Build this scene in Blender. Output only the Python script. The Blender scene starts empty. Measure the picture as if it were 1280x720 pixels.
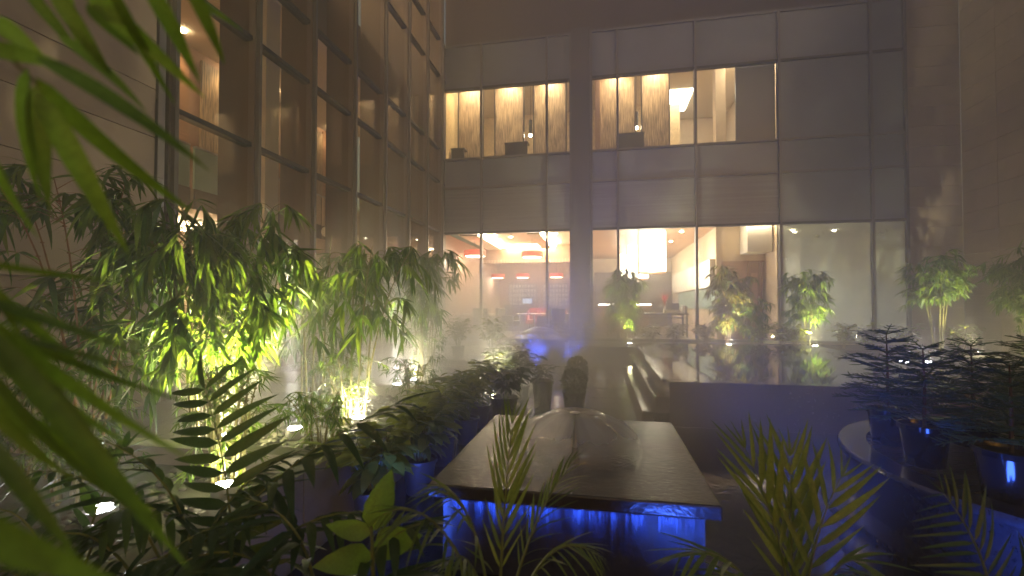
import bpy, math, random
import numpy as np
from mathutils import Vector, Matrix
random.seed(7); RNG = np.random.default_rng(7)
S = bpy.context.scene
COL = S.collection
R = math.radians
# ------------------------------------------------------------------ camera, sky, moon, exposure
cd = bpy.data.cameras.new('camera'); cam = bpy.data.objects.new('camera', cd); COL.objects.link(cam)
cd.sensor_width = 36; cd.lens = 16.31; cd.clip_start = 0.05; cd.clip_end = 500
cam.location = (0, 0, .85)
cam.rotation_euler = (R(90 + 1.2), 0, math.atan(112 / 580))
cd.shift_y = 10 / 1280
cd.dof.use_dof = True; cd.dof.focus_distance = 4.2; cd.dof.aperture_fstop = 3.0
S.camera = cam
w = bpy.data.worlds.new('World'); S.world = w; w.use_nodes = True
nt = w.node_tree; nt.nodes.clear()
sky = nt.nodes.new('ShaderNodeTexSky'); sky.sky_type = 'NISHITA'; sky.sun_disc = False
SUN_EL, SUN_ROT = R(6), R(160)
sky.sun_elevation = SUN_EL; sky.sun_rotation = SUN_ROT; sky.air_density = 1.5; sky.dust_density = 4
mixw = nt.nodes.new('ShaderNodeMix'); mixw.data_type = 'RGBA'; mixw.blend_type = 'MULTIPLY'
mixw.inputs[0].default_value = 1.0; mixw.inputs[7].default_value = (1.0, .95, .92, 1)   # city glow on low cloud
bg = nt.nodes.new('ShaderNodeBackground'); bg.inputs['Strength'].default_value = .034
wo = nt.nodes.new('ShaderNodeOutputWorld')
nt.links.new(sky.outputs[0], mixw.inputs[6]); nt.links.new(mixw.outputs[2], bg.inputs[0]); nt.links.new(bg.outputs[0], wo.inputs[0])
sl = bpy.data.lights.new('moon', 'SUN'); sl.energy = .03; sl.angle = R(12); sl.color = (1, .93, .85)
so = bpy.data.objects.new('moon', sl); COL.objects.link(so)
_d = Vector((math.sin(SUN_ROT) * math.cos(SUN_EL), math.cos(SUN_ROT) * math.cos(SUN_EL), math.sin(R(55))))
so.rotation_euler = _d.to_track_quat('Z', 'Y').to_euler(); so.location = (0, -3, 9)
S.view_settings.view_transform = 'Standard'; S.view_settings.look = 'None'
S.view_settings.exposure = 1.58; S.view_settings.gamma = 1
cy = S.cycles
cy.use_denoising = True; cy.max_bounces = 8; cy.diffuse_bounces = 3; cy.glossy_bounces = 4; cy.transparent_max_bounces = 24
cy.transmission_bounces = 4; cy.volume_bounces = 1; cy.caustics_reflective = False; cy.caustics_refractive = False
cy.sample_clamp_indirect = 4.0; cy.use_adaptive_sampling = True; cy.adaptive_threshold = .02
cy.volume_step_rate = 1.0

# ------------------------------------------------------------------ materials
def nn(t, kind, **kw):
    n = t.nodes.new(kind)
    for k, v in kw.items():
        if k in n.inputs: n.inputs[k].default_value = v
        else: setattr(n, k, v)
    return n
def mat(name, col, rough=.6, metal=0, spec=.5, var=.12, scale=6, bump=0, bscale=60, stretch=None, rvar=0, emit=None, estr=0, coat=0):
    m = bpy.data.materials.new(name); m.use_nodes = True; t = m.node_tree
    b = t.nodes['Principled BSDF']
    tc = nn(t, 'ShaderNodeTexCoord'); oi = nn(t, 'ShaderNodeObjectInfo'); va = nn(t, 'ShaderNodeVectorMath', operation='MULTIPLY_ADD'); va.inputs[1].default_value = (37, 23, 51)
    t.links.new(oi.outputs['Random'], va.inputs[0]); t.links.new(tc.outputs['Object'], va.inputs[2]); src = va.outputs[0]   # no two pieces carry the same grain
    if stretch:
        mp = nn(t, 'ShaderNodeMapping'); mp.inputs['Scale'].default_value = stretch
        t.links.new(src, mp.inputs[0]); src = mp.outputs[0]
    nz = nn(t, 'ShaderNodeTexNoise', Scale=scale, Detail=6, Roughness=.62); t.links.new(src, nz.inputs['Vector'])
    cr = nn(t, 'ShaderNodeValToRGB'); cr.color_ramp.elements[0].position = .28; cr.color_ramp.elements[1].position = .74
    cr.color_ramp.elements[0].color = tuple(max(0, c * (1 - var)) for c in col) + (1,)
    cr.color_ramp.elements[1].color = tuple(min(1, c * (1 + var)) for c in col) + (1,)
    t.links.new(nz.outputs[0], cr.inputs[0]); t.links.new(cr.outputs[0], b.inputs['Base Color'])
    b.inputs['Roughness'].default_value = rough; b.inputs['Metallic'].default_value = metal
    b.inputs['Specular IOR Level'].default_value = spec
    if coat: b.inputs['Coat Weight'].default_value = coat; b.inputs['Coat Roughness'].default_value = .08
    if rvar:
        mr = nn(t, 'ShaderNodeMapRange'); mr.inputs[3].default_value = max(.02, rough - rvar); mr.inputs[4].default_value = rough + rvar
        n2 = nn(t, 'ShaderNodeTexNoise', Scale=scale * 1.7, Detail=4); t.links.new(src, n2.inputs['Vector'])
        t.links.new(n2.outputs[0], mr.inputs[0]); t.links.new(mr.outputs[0], b.inputs['Roughness'])
    if bump:
        n3 = nn(t, 'ShaderNodeTexNoise', Scale=bscale, Detail=4); t.links.new(src, n3.inputs['Vector'])
        bp = nn(t, 'ShaderNodeBump', Strength=bump, Distance=.02); t.links.new(n3.outputs[0], bp.inputs['Height'])
        t.links.new(bp.outputs[0], b.inputs['Normal'])
    if emit:
        b.inputs['Emission Color'].default_value = emit + (1,); b.inputs['Emission Strength'].default_value = estr
    return m
def glow(name, col, s):
    m = bpy.data.materials.new(name); m.use_nodes = True; t = m.node_tree; t.nodes.clear()
    e = nn(t, 'ShaderNodeEmission', Strength=s); e.inputs[0].default_value = col + (1,)
    o = nn(t, 'ShaderNodeOutputMaterial'); t.links.new(e.outputs[0], o.inputs[0]); return m
def glass(name, tint, milk=0.0, milkcol=(.6, .65, .6), refl=1.0):
    m = bpy.data.materials.new(name); m.use_nodes = True; t = m.node_tree; t.nodes.clear()
    tr = nn(t, 'ShaderNodeBsdfTransparent'); tr.inputs[0].default_value = tint + (1,)
    gl = nn(t, 'ShaderNodeBsdfGlossy', Roughness=.03); gl.inputs[0].default_value = (.9 * refl, .9 * refl, .9 * refl, 1)
    fr = nn(t, 'ShaderNodeFresnel', IOR=1.45)
    base = tr.outputs[0]
    if milk:
        tl = nn(t, 'ShaderNodeBsdfTranslucent'); tl.inputs[0].default_value = milkcol + (1,)
        df = nn(t, 'ShaderNodeBsdfDiffuse'); df.inputs[0].default_value = milkcol + (1,)
        a = nn(t, 'ShaderNodeMixShader'); a.inputs[0].default_value = .35
        t.links.new(tl.outputs[0], a.inputs[1]); t.links.new(df.outputs[0], a.inputs[2])
        b = nn(t, 'ShaderNodeMixShader'); b.inputs[0].default_value = milk
        nz = nn(t, 'ShaderNodeTexNoise', Scale=1.3, Detail=5); tc = nn(t, 'ShaderNodeTexCoord'); t.links.new(tc.outputs['Object'], nz.inputs['Vector'])
        mr = nn(t, 'ShaderNodeMapRange'); mr.inputs[1].default_value = .3; mr.inputs[2].default_value = .7
        mr.inputs[3].default_value = milk * .7; mr.inputs[4].default_value = min(1, milk * 1.25)
        t.links.new(nz.outputs[0], mr.inputs[0]); t.links.new(mr.outputs[0], b.inputs[0])
        t.links.new(base, b.inputs[1]); t.links.new(a.outputs[0], b.inputs[2]); base = b.outputs[0]
    mx = nn(t, 'ShaderNodeMixShader'); o = nn(t, 'ShaderNodeOutputMaterial')
    ge = nn(t, 'ShaderNodeNewGeometry'); iv = nn(t, 'ShaderNodeMath', operation='SUBTRACT'); iv.inputs[0].default_value = 1; t.links.new(ge.outputs['Backfacing'], iv.inputs[1])
    fm_ = nn(t, 'ShaderNodeMath', operation='MULTIPLY'); t.links.new(fr.outputs[0], fm_.inputs[0]); t.links.new(iv.outputs[0], fm_.inputs[1])   # the far side of a pane does not mirror
    t.links.new(fm_.outputs[0], mx.inputs[0]); t.links.new(base, mx.inputs[1]); t.links.new(gl.outputs[0], mx.inputs[2])
    t.links.new(mx.outputs[0], o.inputs[0]); return m
def leafmat(name, c1, c2, trans=.4, rough=.42, tcol=None):
    m = bpy.data.materials.new(name); m.use_nodes = True; t = m.node_tree
    b = t.nodes['Principled BSDF']; o = t.nodes['Material Output']
    ge = nn(t, 'ShaderNodeNewGeometry'); oi = nn(t, 'ShaderNodeObjectInfo')
    ad = nn(t, 'ShaderNodeMath', operation='ADD'); t.links.new(ge.outputs['Random Per Island'], ad.inputs[0]); t.links.new(oi.outputs['Random'], ad.inputs[1])
    fr = nn(t, 'ShaderNodeMath', operation='FRACT'); t.links.new(ad.outputs[0], fr.inputs[0])
    cr = nn(t, 'ShaderNodeValToRGB'); cr.color_ramp.elements[0].color = c1 + (1,); cr.color_ramp.elements[1].color = c2 + (1,)
    t.links.new(fr.outputs[0], cr.inputs[0])
    tc = nn(t, 'ShaderNodeTexCoord'); nz = nn(t, 'ShaderNodeTexNoise', Scale=24, Detail=4); t.links.new(tc.outputs['Object'], nz.inputs['Vector'])
    mm = nn(t, 'ShaderNodeMix', data_type='RGBA', blend_type='MULTIPLY'); mm.inputs[0].default_value = .5
    t.links.new(cr.outputs[0], mm.inputs[6]); t.links.new(nz.outputs[0], mm.inputs[7])
    sc = nn(t, 'ShaderNodeMix', data_type='RGBA', blend_type='MULTIPLY'); sc.inputs[0].default_value = 1; sc.inputs[7].default_value = (1.3, 1.3, 1.3, 1)
    t.links.new(mm.outputs[2], sc.inputs[6]); t.links.new(sc.outputs[2], b.inputs['Base Color'])
    b.inputs['Roughness'].default_value = rough; b.inputs['Specular IOR Level'].default_value = .45
    tl = nn(t, 'ShaderNodeBsdfTranslucent')
    tm = nn(t, 'ShaderNodeMix', data_type='RGBA', blend_type='MULTIPLY'); tm.inputs[0].default_value = 1; tm.inputs[7].default_value = (tcol or (1.9, 1.7, .8)) + (1,)
    t.links.new(sc.outputs[2], tm.inputs[6]); t.links.new(tm.outputs[2], tl.inputs[0])
    mx = nn(t, 'ShaderNodeMixShader'); mx.inputs[0].default_value = trans
    t.links.new(b.outputs[0], mx.inputs[1]); t.links.new(tl.outputs[0], mx.inputs[2]); t.links.new(mx.outputs[0], o.inputs[0])
    return m
def streaks(name, c1, c2, sx, rough=.7, sz=6):
    m = bpy.data.materials.new(name); m.use_nodes = True; t = m.node_tree; b = t.nodes['Principled BSDF']
    tc = nn(t, 'ShaderNodeTexCoord'); mp = nn(t, 'ShaderNodeMapping'); mp.inputs['Scale'].default_value = (sx, sx, sz)
    t.links.new(tc.outputs['Object'], mp.inputs[0])
    nz = nn(t, 'ShaderNodeTexNoise', Scale=1, Detail=3, Roughness=.7); t.links.new(mp.outputs[0], nz.inputs['Vector'])
    cr = nn(t, 'ShaderNodeValToRGB'); cr.color_ramp.elements[0].position = .36; cr.color_ramp.elements[1].position = .66
    cr.color_ramp.elements[0].color = c1 + (1,); cr.color_ramp.elements[1].color = c2 + (1,)
    t.links.new(nz.outputs[0], cr.inputs[0]); t.links.new(cr.outputs[0], b.inputs['Base Color']); b.inputs['Roughness'].default_value = rough
    bp = nn(t, 'ShaderNodeBump', Strength=.5, Distance=.01); t.links.new(nz.outputs[0], bp.inputs['Height']); t.links.new(bp.outputs[0], b.inputs['Normal'])
    return m
def ripples(name, col, rough, scale, strength, spec=.5):
    m = mat(name, col, rough, spec=spec, var=.25, scale=3, rvar=min(.06, rough * .5)); t = m.node_tree; b = t.nodes['Principled BSDF']
    tc = nn(t, 'ShaderNodeTexCoord'); nz = nn(t, 'ShaderNodeTexNoise', Scale=scale, Detail=4, Distortion=.6); t.links.new(tc.outputs['Object'], nz.inputs['Vector'])
    bp = nn(t, 'ShaderNodeBump', Strength=strength, Distance=.02); t.links.new(nz.outputs[0], bp.inputs['Height']); t.links.new(bp.outputs[0], b.inputs['Normal'])
    return m
M = {}
M['stone'] = mat('warm stone cladding', (.33, .27, .215), .62, var=.10, scale=2.2, bump=.12, bscale=90, rvar=.1)
M['stone2'] = mat('warm stone cladding darker', (.28, .225, .18), .6, var=.12, scale=2.6, bump=.12, bscale=90, rvar=.1)
M['joint'] = mat('pale joint backing', (.40, .35, .29), .8)
M['fascia'] = mat('brown render fascia', (.085, .07, .06), .8, var=.12, scale=1.2, bump=.08)
M['alu'] = mat('grey aluminium mullion', (.12, .115, .112), .42, metal=.4, var=.06, scale=8)
M['alu_dark'] = mat('dark aluminium transom', (.03, .03, .03), .45, metal=.3, var=.1)
M['fin'] = mat('bronze brown fin', (.125, .10, .08), .5, var=.08, scale=3, stretch=(8, 8, .6))
M['spandrel'] = mat('grey spandrel glass', (.150, .165, .18), .22, spec=.5, var=.22, scale=.55, rvar=.07, bump=.03, bscale=1.2)
M['spandrel_rib'] = mat('grey ribbed blind behind spandrel glass', (.165, .17, .175), .3, var=.26, scale=1.0, stretch=(.25, .25, 22), bump=.05, bscale=1)
M['pier'] = mat('grey pier panel', (.075, .072, .074), .45, var=.06, scale=1.2)
M['glass'] = glass('clear window glass', (.93, .94, .93))
M['glass_left'] = glass('bronze tinted glass', (.93, .89, .82))
M['fill_left'] = glow('added fill panel in the left wing', (1, .78, .50), 16)  # emission for the added panels that light the left wing
M['glass_milk'] = glass('misted window glass', (.85, .9, .87), milk=.42, milkcol=(.62, .66, .60))
M['wall_cream'] = mat('cream interior wall', (.62, .50, .36), .8, var=.05)
M['wall_gold'] = mat('gold patterned wallpaper', (.60, .45, .24), .6, var=.30, scale=16)
M['wall_brown'] = mat('brown interior wall', (.36, .22, .15), .7, var=.08)
M['wood'] = mat('veneer wood panel', (.36, .20, .11), .42, var=.30, scale=3.5, stretch=(.35, .35, 9))
M['woodx'] = mat('veneer wood ceiling', (.38, .22, .13), .42, var=.28, scale=3.5, stretch=(.3, 9, 1))
M['doorwood'] = mat('dark door veneer', (.20, .10, .05), .4, var=.25, scale=4, stretch=(9, 9, .4))
M['ceil'] = mat('off white ceiling', (.70, .62, .48), .85, var=.03)
M['floor_in'] = mat('polished interior floor', (.42, .33, .24), .25, var=.1, scale=2)
M['white'] = mat('white lacquer', (.74, .71, .64), .4, var=.04)
M['black'] = mat('black lacquer', (.015, .015, .017), .32, var=.3)
M['charcoal'] = mat('charcoal upholstery', (.06, .055, .055), .8, var=.2)
M['steel'] = mat('brushed steel', (.5, .5, .5), .3, metal=1, var=.05)
M['red'] = mat('red lacquered shade', (.55, .07, .035), .45, var=.08, emit=(.8, .1, .03), estr=.35)
M['redfab'] = mat('red upholstery', (.60, .07, .035), .7, var=.12)
M['curtain'] = streaks('beaded screen', (.045, .028, .014), (.52, .37, .22), 42, .55, 2.2)
M['drape'] = streaks('dark drape', (.05, .042, .04), (.16, .14, .13), 9, .8, .4)
M['teal'] = mat('pale teal splashback', (.35, .50, .46), .25, var=.06)
M['granite'] = mat('black granite', (.022, .022, .025), .16, spec=.55, var=.5, scale=40, rvar=.05)
M['plinth'] = mat('rough black plinth stone', (.022, .022, .026), .38, spec=.4, var=.5, scale=30, bump=.1, bscale=50)
M['granite_wet'] = ripples('wet brown granite', (.030, .024, .020), .24, 42, .16, .6)
M['step'] = mat('wet stone step', (.10, .082, .064), .16, spec=.55, var=.35, scale=14, rvar=.07, bump=.04, bscale=40)
M['slab'] = mat('wet dark paving slab', (.055, .048, .042), .17, var=.35, scale=9, rvar=.07, bump=.05, bscale=40)
M['poolwater'] = ripples('still black water', (.012, .012, .011), .035, 5, .012, .75)
M['water'] = ripples('dark pond water', (.010, .011, .014), .07, 9, .10, .6)
M['kerb'] = mat('pale concrete kerb', (.30, .285, .22), .6, var=.14, scale=5, bump=.12)
M['bedtray'] = mat('pale mossy concrete', (.15, .15, .11), .65, var=.2, scale=3, bump=.15)
M['soil'] = mat('dark soil', (.035, .026, .018), .95, var=.5, scale=20, bump=.6, bscale=40)
M['pebble'] = mat('grey pebble', (.17, .16, .13), .55, var=.25, scale=14)
M['ground'] = mat('dark courtyard ground', (.05, .045, .04), .8, var=.25, scale=2, bump=.2)
M['pot_black'] = mat('glossy black pot', (.014, .014, .016), .14, var=.3, coat=.4)
M['pot_grey'] = mat('dark grey plastic pot', (.045, .042, .038), .45, var=.2)
M['deck'] = mat('black stained decking', (.040, .034, .028), .38, var=.35, scale=8, stretch=(1, 8, 1), rvar=.1)
M['culm'] = mat('bamboo culm', (.17, .16, .05), .4, var=.25, scale=12)
M['culm_red'] = mat('reddish twig', (.20, .10, .045), .5, var=.25, scale=12)
M['bark'] = mat('brown bark', (.085, .055, .03), .8, var=.3, scale=25, bump=.3)
M['rachis'] = mat('green palm stalk', (.14, .17, .04), .45, var=.2, scale=10)
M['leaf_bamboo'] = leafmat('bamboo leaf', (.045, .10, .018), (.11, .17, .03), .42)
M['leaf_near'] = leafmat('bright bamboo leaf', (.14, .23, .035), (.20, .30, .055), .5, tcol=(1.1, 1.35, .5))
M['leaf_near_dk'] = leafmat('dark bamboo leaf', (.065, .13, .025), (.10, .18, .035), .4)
M['leaf_palm'] = leafmat('dark palm leaflet', (.025, .06, .016), (.05, .09, .02), .14)
M['leaf_areca'] = leafmat('yellow green palm leaflet', (.12, .18, .04), (.20, .26, .06), .4, tcol=(1.6, 1.5, .7))
M['leaf_broad'] = leafmat('broad shrub leaf', (.095, .13, .03), (.18, .21, .05), .42)
M['leaf_red'] = leafmat('bronze leaf', (.13, .085, .035), (.10, .15, .03), .35)
M['leaf_dark'] = leafmat('dark shrub leaf', (.018, .04, .014), (.04, .075, .02), .2)
M['needle'] = leafmat('norfolk pine needle', (.028, .060, .024), (.055, .10, .035), .2)
M['lens'] = glow('lamp lens', (1, .93, .78), 60)
M['lens_white'] = glow('white lamp lens', (.95, .95, 1.0), 60)
M['lens_blue'] = glow('blue led lens', (.05, .14, 1.0), 7)
M['led_strip'] = glow('blue led strip', (.03, .10, 1.0), 4.5)
M['lantern'] = glow('lantern paper', (1, .90, .68), 4.5)
M['cove'] = glow('warm cove strip', (1, .83, .56), 34)
M['down'] = glow('downlight disc', (1, .82, .55), 24)
M['panel_light'] = glow('warm light panel', (1, .82, .55), 17)
M['shade_glow'] = glow('pendant diffuser', (1, .80, .58), 9)
M['counter_strip'] = glow('white counter strip', (1, .95, .82), 7)
M['screen'] = glow('monitor screen', (.6, .68, .8), .9)

# ------------------------------------------------------------------ mesh helpers
class MB:
    def __init__(s): s.v = []; s.f = []; s.n = 0
    def add(s, v, f):
        v = np.asarray(v, float).reshape(-1, 3); s.v.append(v); s.f += [tuple(i + s.n for i in q) for q in f]; s.n += len(v); return s
    def box(s, x0, x1, y0, y1, z0, z1):
        v = [(x, y, z) for z in (z0, z1) for y in (y0, y1) for x in (x0, x1)]
        return s.add(v, [(0, 2, 3, 1), (4, 5, 7, 6), (0, 1, 5, 4), (2, 6, 7, 3), (0, 4, 6, 2), (1, 3, 7, 5)])
    def tube(s, pts, r, n=6, cap=True):
        pts = [Vector(p) for p in pts]; k = len(pts)
        rr = r if hasattr(r, '__len__') else [r] * k
        vs = []; t0 = (pts[1] - pts[0]).normalized(); a = t0.orthogonal().normalized()
        for i, p in enumerate(pts):
            t = (pts[min(i + 1, k - 1)] - pts[max(i - 1, 0)]).normalized()
            a = (a - t * a.dot(t)).normalized() if (a - t * a.dot(t)).length > 1e-6 else t.orthogonal().normalized()
            b = t.cross(a)
            for j in range(n):
                an = 2 * math.pi * j / n; vs.append(p + (a * math.cos(an) + b * math.sin(an)) * rr[i])
        f = [(i * n + j, i * n + (j + 1) % n, (i + 1) * n + (j + 1) % n, (i + 1) * n + j) for i in range(k - 1) for j in range(n)]
        if cap: f += [tuple(range(n))[::-1], tuple((k - 1) * n + j for j in range(n))]
        return s.add(vs, f)
    def lathe(s, prof, c=(0, 0, 0), n=24, cap=True):
        vs = [(c[0] + r * math.cos(2 * math.pi * j / n), c[1] + r * math.sin(2 * math.pi * j / n), c[2] + z) for r, z in prof for j in range(n)]
        k = len(prof)
        f = [(i * n + j, i * n + (j + 1) % n, (i + 1) * n + (j + 1) % n, (i + 1) * n + j) for i in range(k - 1) for j in range(n)]
        if cap: f += [tuple(range(n))[::-1], tuple((k - 1) * n + j for j in range(n))]
        return s.add(vs, f)
    def build(s, name, m, parent=None, smooth=False, loc=None, bevel=0):
        v = np.concatenate(s.v) if s.v else np.zeros((0, 3))
        o0 = np.array(parent['_loc'] if parent and '_loc' in parent else (0, 0, 0), float)
        c = np.array(loc, float) if loc is not None else (v.min(0) + v.max(0)) / 2
        me = bpy.data.meshes.new(name); me.from_pydata((v - c).tolist(), [], s.f); me.update()
        if smooth:
            me.polygons.foreach_set('use_smooth', [True] * len(me.polygons))
            me.set_sharp_from_angle(angle=R(48))
        me.materials.append(m)
        o = bpy.data.objects.new(name, me); COL.objects.link(o)
        o.parent = parent; o.location = tuple(c - o0)
        o['_loc'] = tuple(float(x) for x in c)
        if bevel:
            bv = o.modifiers.new('bevel', 'BEVEL'); bv.width = bevel; bv.segments = 2; bv.limit_method = 'ANGLE'
        return o
def thing(name, label, cat, loc=(0, 0, 0), group=None):
    o = bpy.data.objects.new(name, None); COL.objects.link(o); o.location = loc; o['label'] = label; o['category'] = cat
    o['_loc'] = tuple(float(x) for x in loc); o.empty_display_size = .1
    if group: o['group'] = group
    return o
def tag(o, label, cat, group=None):
    o['label'] = label; o['category'] = cat
    if group: o['group'] = group
    return o
def struct(o): o['kind'] = 'structure'; return o
def box(name, m, parent, x0, x1, y0, y1, z0, z1, bevel=0):
    return MB().box(x0, x1, y0, y1, z0, z1).build(name, m, parent, bevel=bevel)
_cache = {}
def piece(name, m, parent, x0, x1, y0, y1, z0, z1):
    """a plain board / pane: alike pieces share one mesh"""
    k = (name, m.name, round(x1 - x0, 3), round(y1 - y0, 3), round(z1 - z0, 3))
    if k not in _cache:
        hx, hy, hz = (x1 - x0) / 2, (y1 - y0) / 2, (z1 - z0) / 2
        mb = MB().box(-hx, hx, -hy, hy, -hz, hz); me = bpy.data.meshes.new(name)
        me.from_pydata(mb.v[0].tolist(), [], mb.f); me.update(); me.materials.append(m); _cache[k] = me
    o = bpy.data.objects.new(name, _cache[k]); COL.objects.link(o); o.parent = parent
    c = ((x0 + x1) / 2, (y0 + y1) / 2, (z0 + z1) / 2); p = parent['_loc'] if parent else (0, 0, 0)
    o.location = tuple(a - b for a, b in zip(c, p)); o['_loc'] = c
    return o
def lamp(kind, parent, loc, energy, col, target=None, spot=60, blend=.6, size=.03, size_y=None):
    l = bpy.data.lights.new('lamp_light', kind); l.energy = energy; l.color = col
    if kind == 'SPOT': l.spot_size = R(spot); l.spot_blend = blend; l.shadow_soft_size = size
    elif kind == 'AREA':
        l.size = size
        if size_y: l.shape = 'RECTANGLE'; l.size_y = size_y
    else: l.shadow_soft_size = size
    o = bpy.data.objects.new('lamp_light', l); COL.objects.link(o); o.parent = parent
    p = parent['_loc'] if parent else (0, 0, 0)
    o.location = tuple(a - b for a, b in zip(loc, p))
    if target: o.rotation_euler = (Vector(target) - Vector(loc)).to_track_quat('-Z', 'Y').to_euler()
    return o

# ------------------------------------------------------------------ foliage helpers
def leaf_arrays(L=1., W=.12, droop=.15, fold=.18, n=4, tip=.55, broad=.35):
    """one leaf along +X, upper side +Z: three points across at n stations, a point at each end"""
    vs = [(0, 0, 0)]
    for i in range(1, n + 1):
        t = i / (n + 1); wd = W * .5 * (math.sin(math.pi * t ** (broad * 1.6)) ** .8) ; z = -droop * t * t
        vs += [(t * L, -wd, z + fold * wd), (t * L, 0, z), (t * L, wd, z + fold * wd)]
    vs.append((L, 0, -droop)); fs = []
    fs += [(0, 1, 2), (0, 2, 3)]
    for i in range(n - 1):
        a = 1 + 3 * i; b = a + 3
        fs += [(a, b, b + 1, a + 1), (a + 1, b + 1, b + 2, a + 2)]
    a = 1 + 3 * (n - 1); e = len(vs) - 1
    fs += [(a, e, a + 1), (a + 1, e, a + 2)]
    return np.array(vs, float), fs
def frame(p, d, up=(0, 0, 1), roll=0.0, scale=1.0):
    d = Vector(d).normalized(); y = Vector(up).cross(d)
    y = y.normalized() if y.length > 1e-4 else d.orthogonal().normalized()
    z = d.cross(y); c, s = math.cos(roll), math.sin(roll); y2 = y * c + z * s; z2 = z * c - y * s
    m = Matrix(((d.x * scale, y2.x * scale, z2.x * scale, p[0]), (d.y * scale, y2.y * scale, z2.y * scale, p[1]), (d.z * scale, y2.z * scale, z2.z * scale, p[2]), (0, 0, 0, 1)))
    return m
def merged(name, ms, kinds, m, parent, stuff=True):
    """many leaves joined into one mesh"""
    mb_v = []; loops = []; starts = []; tot = []; off = 0; lo = 0
    for mt, (v, f) in zip(ms, kinds):
        A = np.array(mt); mb_v.append(v @ A[:3, :3].T + A[:3, 3])
        for q in f:
            loops.extend(i + off for i in q); starts.append(lo); tot.append(len(q)); lo += len(q)
        off += len(v)
    v = np.concatenate(mb_v); o0 = np.array(parent['_loc'] if parent else (0, 0, 0)); v = v - o0
    me = bpy.data.meshes.new(name); me.vertices.add(len(v)); me.vertices.foreach_set('co', v.ravel())
    me.loops.add(lo); me.loops.foreach_set('vertex_index', loops); me.polygons.add(len(tot)); me.polygons.foreach_set('loop_start', starts)
    me.update(calc_edges=True); me.validate(); me.polygons.foreach_set('use_smooth', [True] * len(me.polygons)); me.materials.append(m)
    o = bpy.data.objects.new(name, me); COL.objects.link(o); o.parent = parent
    if stuff: o['kind'] = 'stuff'
    return o
_leafmesh = {}
def leafobj(name, arr, m, parent, mt, key):
    k = (key, m.name)
    if k not in _leafmesh:
        me = bpy.data.meshes.new(name); me.from_pydata(arr[0].tolist(), [], arr[1]); me.update()
        me.polygons.foreach_set('use_smooth', [True] * len(me.polygons)); me.materials.append(m); _leafmesh[k] = me
    o = bpy.data.objects.new(name, _leafmesh[k]); COL.objects.link(o); o.parent = parent
    p = parent['_loc']; o.matrix_local = Matrix.Translation((-p[0], -p[1], -p[2])) @ mt
    return o
def rnd(a, b): return random.uniform(a, b)
def bez(a, b, c, t):
    a, b, c = Vector(a), Vector(b), Vector(c); return a * (1 - t) ** 2 + b * 2 * t * (1 - t) + c * t * t
BL = [leaf_arrays(1, .125, .16, .2), leaf_arrays(1, .10, .30, .25), leaf_arrays(1, .15, .08, .15), leaf_arrays(1, .115, .22, .3)]
BR = [leaf_arrays(1, .50, .22, .25, n=4, broad=.42), leaf_arrays(1, .42, .35, .3, n=4, broad=.45), leaf_arrays(1, .56, .12, .2, n=4, broad=.4)]
def bamboo(loc, H, culms, spread, nleaf, label, lm, seed, group, low=.35, length=(.13, .26), tm=None, parts=0, lean=(0, 0), hang=.75, blen=.34):
    random.seed(seed)
    t = thing('bamboo', label, 'bamboo', loc, group); b = Vector(loc); tm = tm or M['culm']
    ms = []; ks = []
    per = max(1, nleaf // culms); twigs = MB()
    for c in range(culms):
        az = 2 * math.pi * c / culms + rnd(-.5, .5); h = H * rnd(.78, 1.0)
        p0 = b + Vector((math.cos(az), math.sin(az), 0)) * rnd(.02, .09)
        top = b + Vector((math.cos(az) * spread * rnd(.3, .8) + lean[0], math.sin(az) * spread * rnd(.3, .8) + lean[1], h))
        mid = p0.lerp(top, .55) + Vector((0, 0, h * .16)) - Vector((top.x - p0.x, top.y - p0.y, 0)) * .3
        N = 9; pts = [bez(p0, mid, top, i / N) for i in range(N + 1)]
        cm = MB(); cm.tube(pts, [.0085 - .006 * i / N for i in range(N + 1)], 6)
        for q in pts[1:-1]:
            cm.lathe([(.0095, -.004), (.011, 0), (.0095, .004)], tuple(q), 6)
        cm.build('culm', tm, t, smooth=True)
        made = 0
        while made < per:
            u = rnd(low, 1.0) ** .85; q = bez(p0, mid, top, u)
            a2 = rnd(0, 2 * math.pi); bl = blen * rnd(.45, 1.1) * (1.15 - .45 * u)
            out = Vector((math.cos(a2), math.sin(a2), rnd(.1, .7)))
            e = q + out * bl; e.z -= hang * bl * rnd(.2, .8); mm = q + out * bl * .55 + Vector((0, 0, .25 * bl))
            bp = [bez(q, mm, e, i / 5) for i in range(6)]; twigs.tube(bp, [.0028, .0024, .002, .0017, .0014, .001], 3, cap=False)
            for s in (rnd(.35, .5), rnd(.55, .75), .86, 1.0):
                f = bez(q, mm, e, s); fd = (bez(q, mm, e, s) - bez(q, mm, e, s - .15)).normalized()
                for _ in range(random.choice((2, 3, 4)) if s < 1 else random.choice((4, 5, 6))):
                    d = fd * rnd(.25, .9) + Vector((rnd(-1, 1), rnd(-1, 1), rnd(-.35, .25))) * .75 + Vector((0, 0, -hang * rnd(.2, 1.0)))
                    k = random.randrange(4); ms.append(frame(f, d, roll=rnd(-.6, .6), scale=rnd(*length))); ks.append(k); made += 1
    twigs.build('twigs', tm, t, smooth=True)['kind'] = 'stuff'
    order = sorted(range(len(ms)), key=lambda i: ms[i].translation.length)
    near, rest = order[:parts], order[parts:]
    for i in near: leafobj('leaf', BL[ks[i]], lm, t, ms[i], ('bamboo', ks[i]))
    if rest: merged('foliage', [ms[i] for i in rest], [BL[ks[i]] for i in rest], lm, t)
    return t
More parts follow.
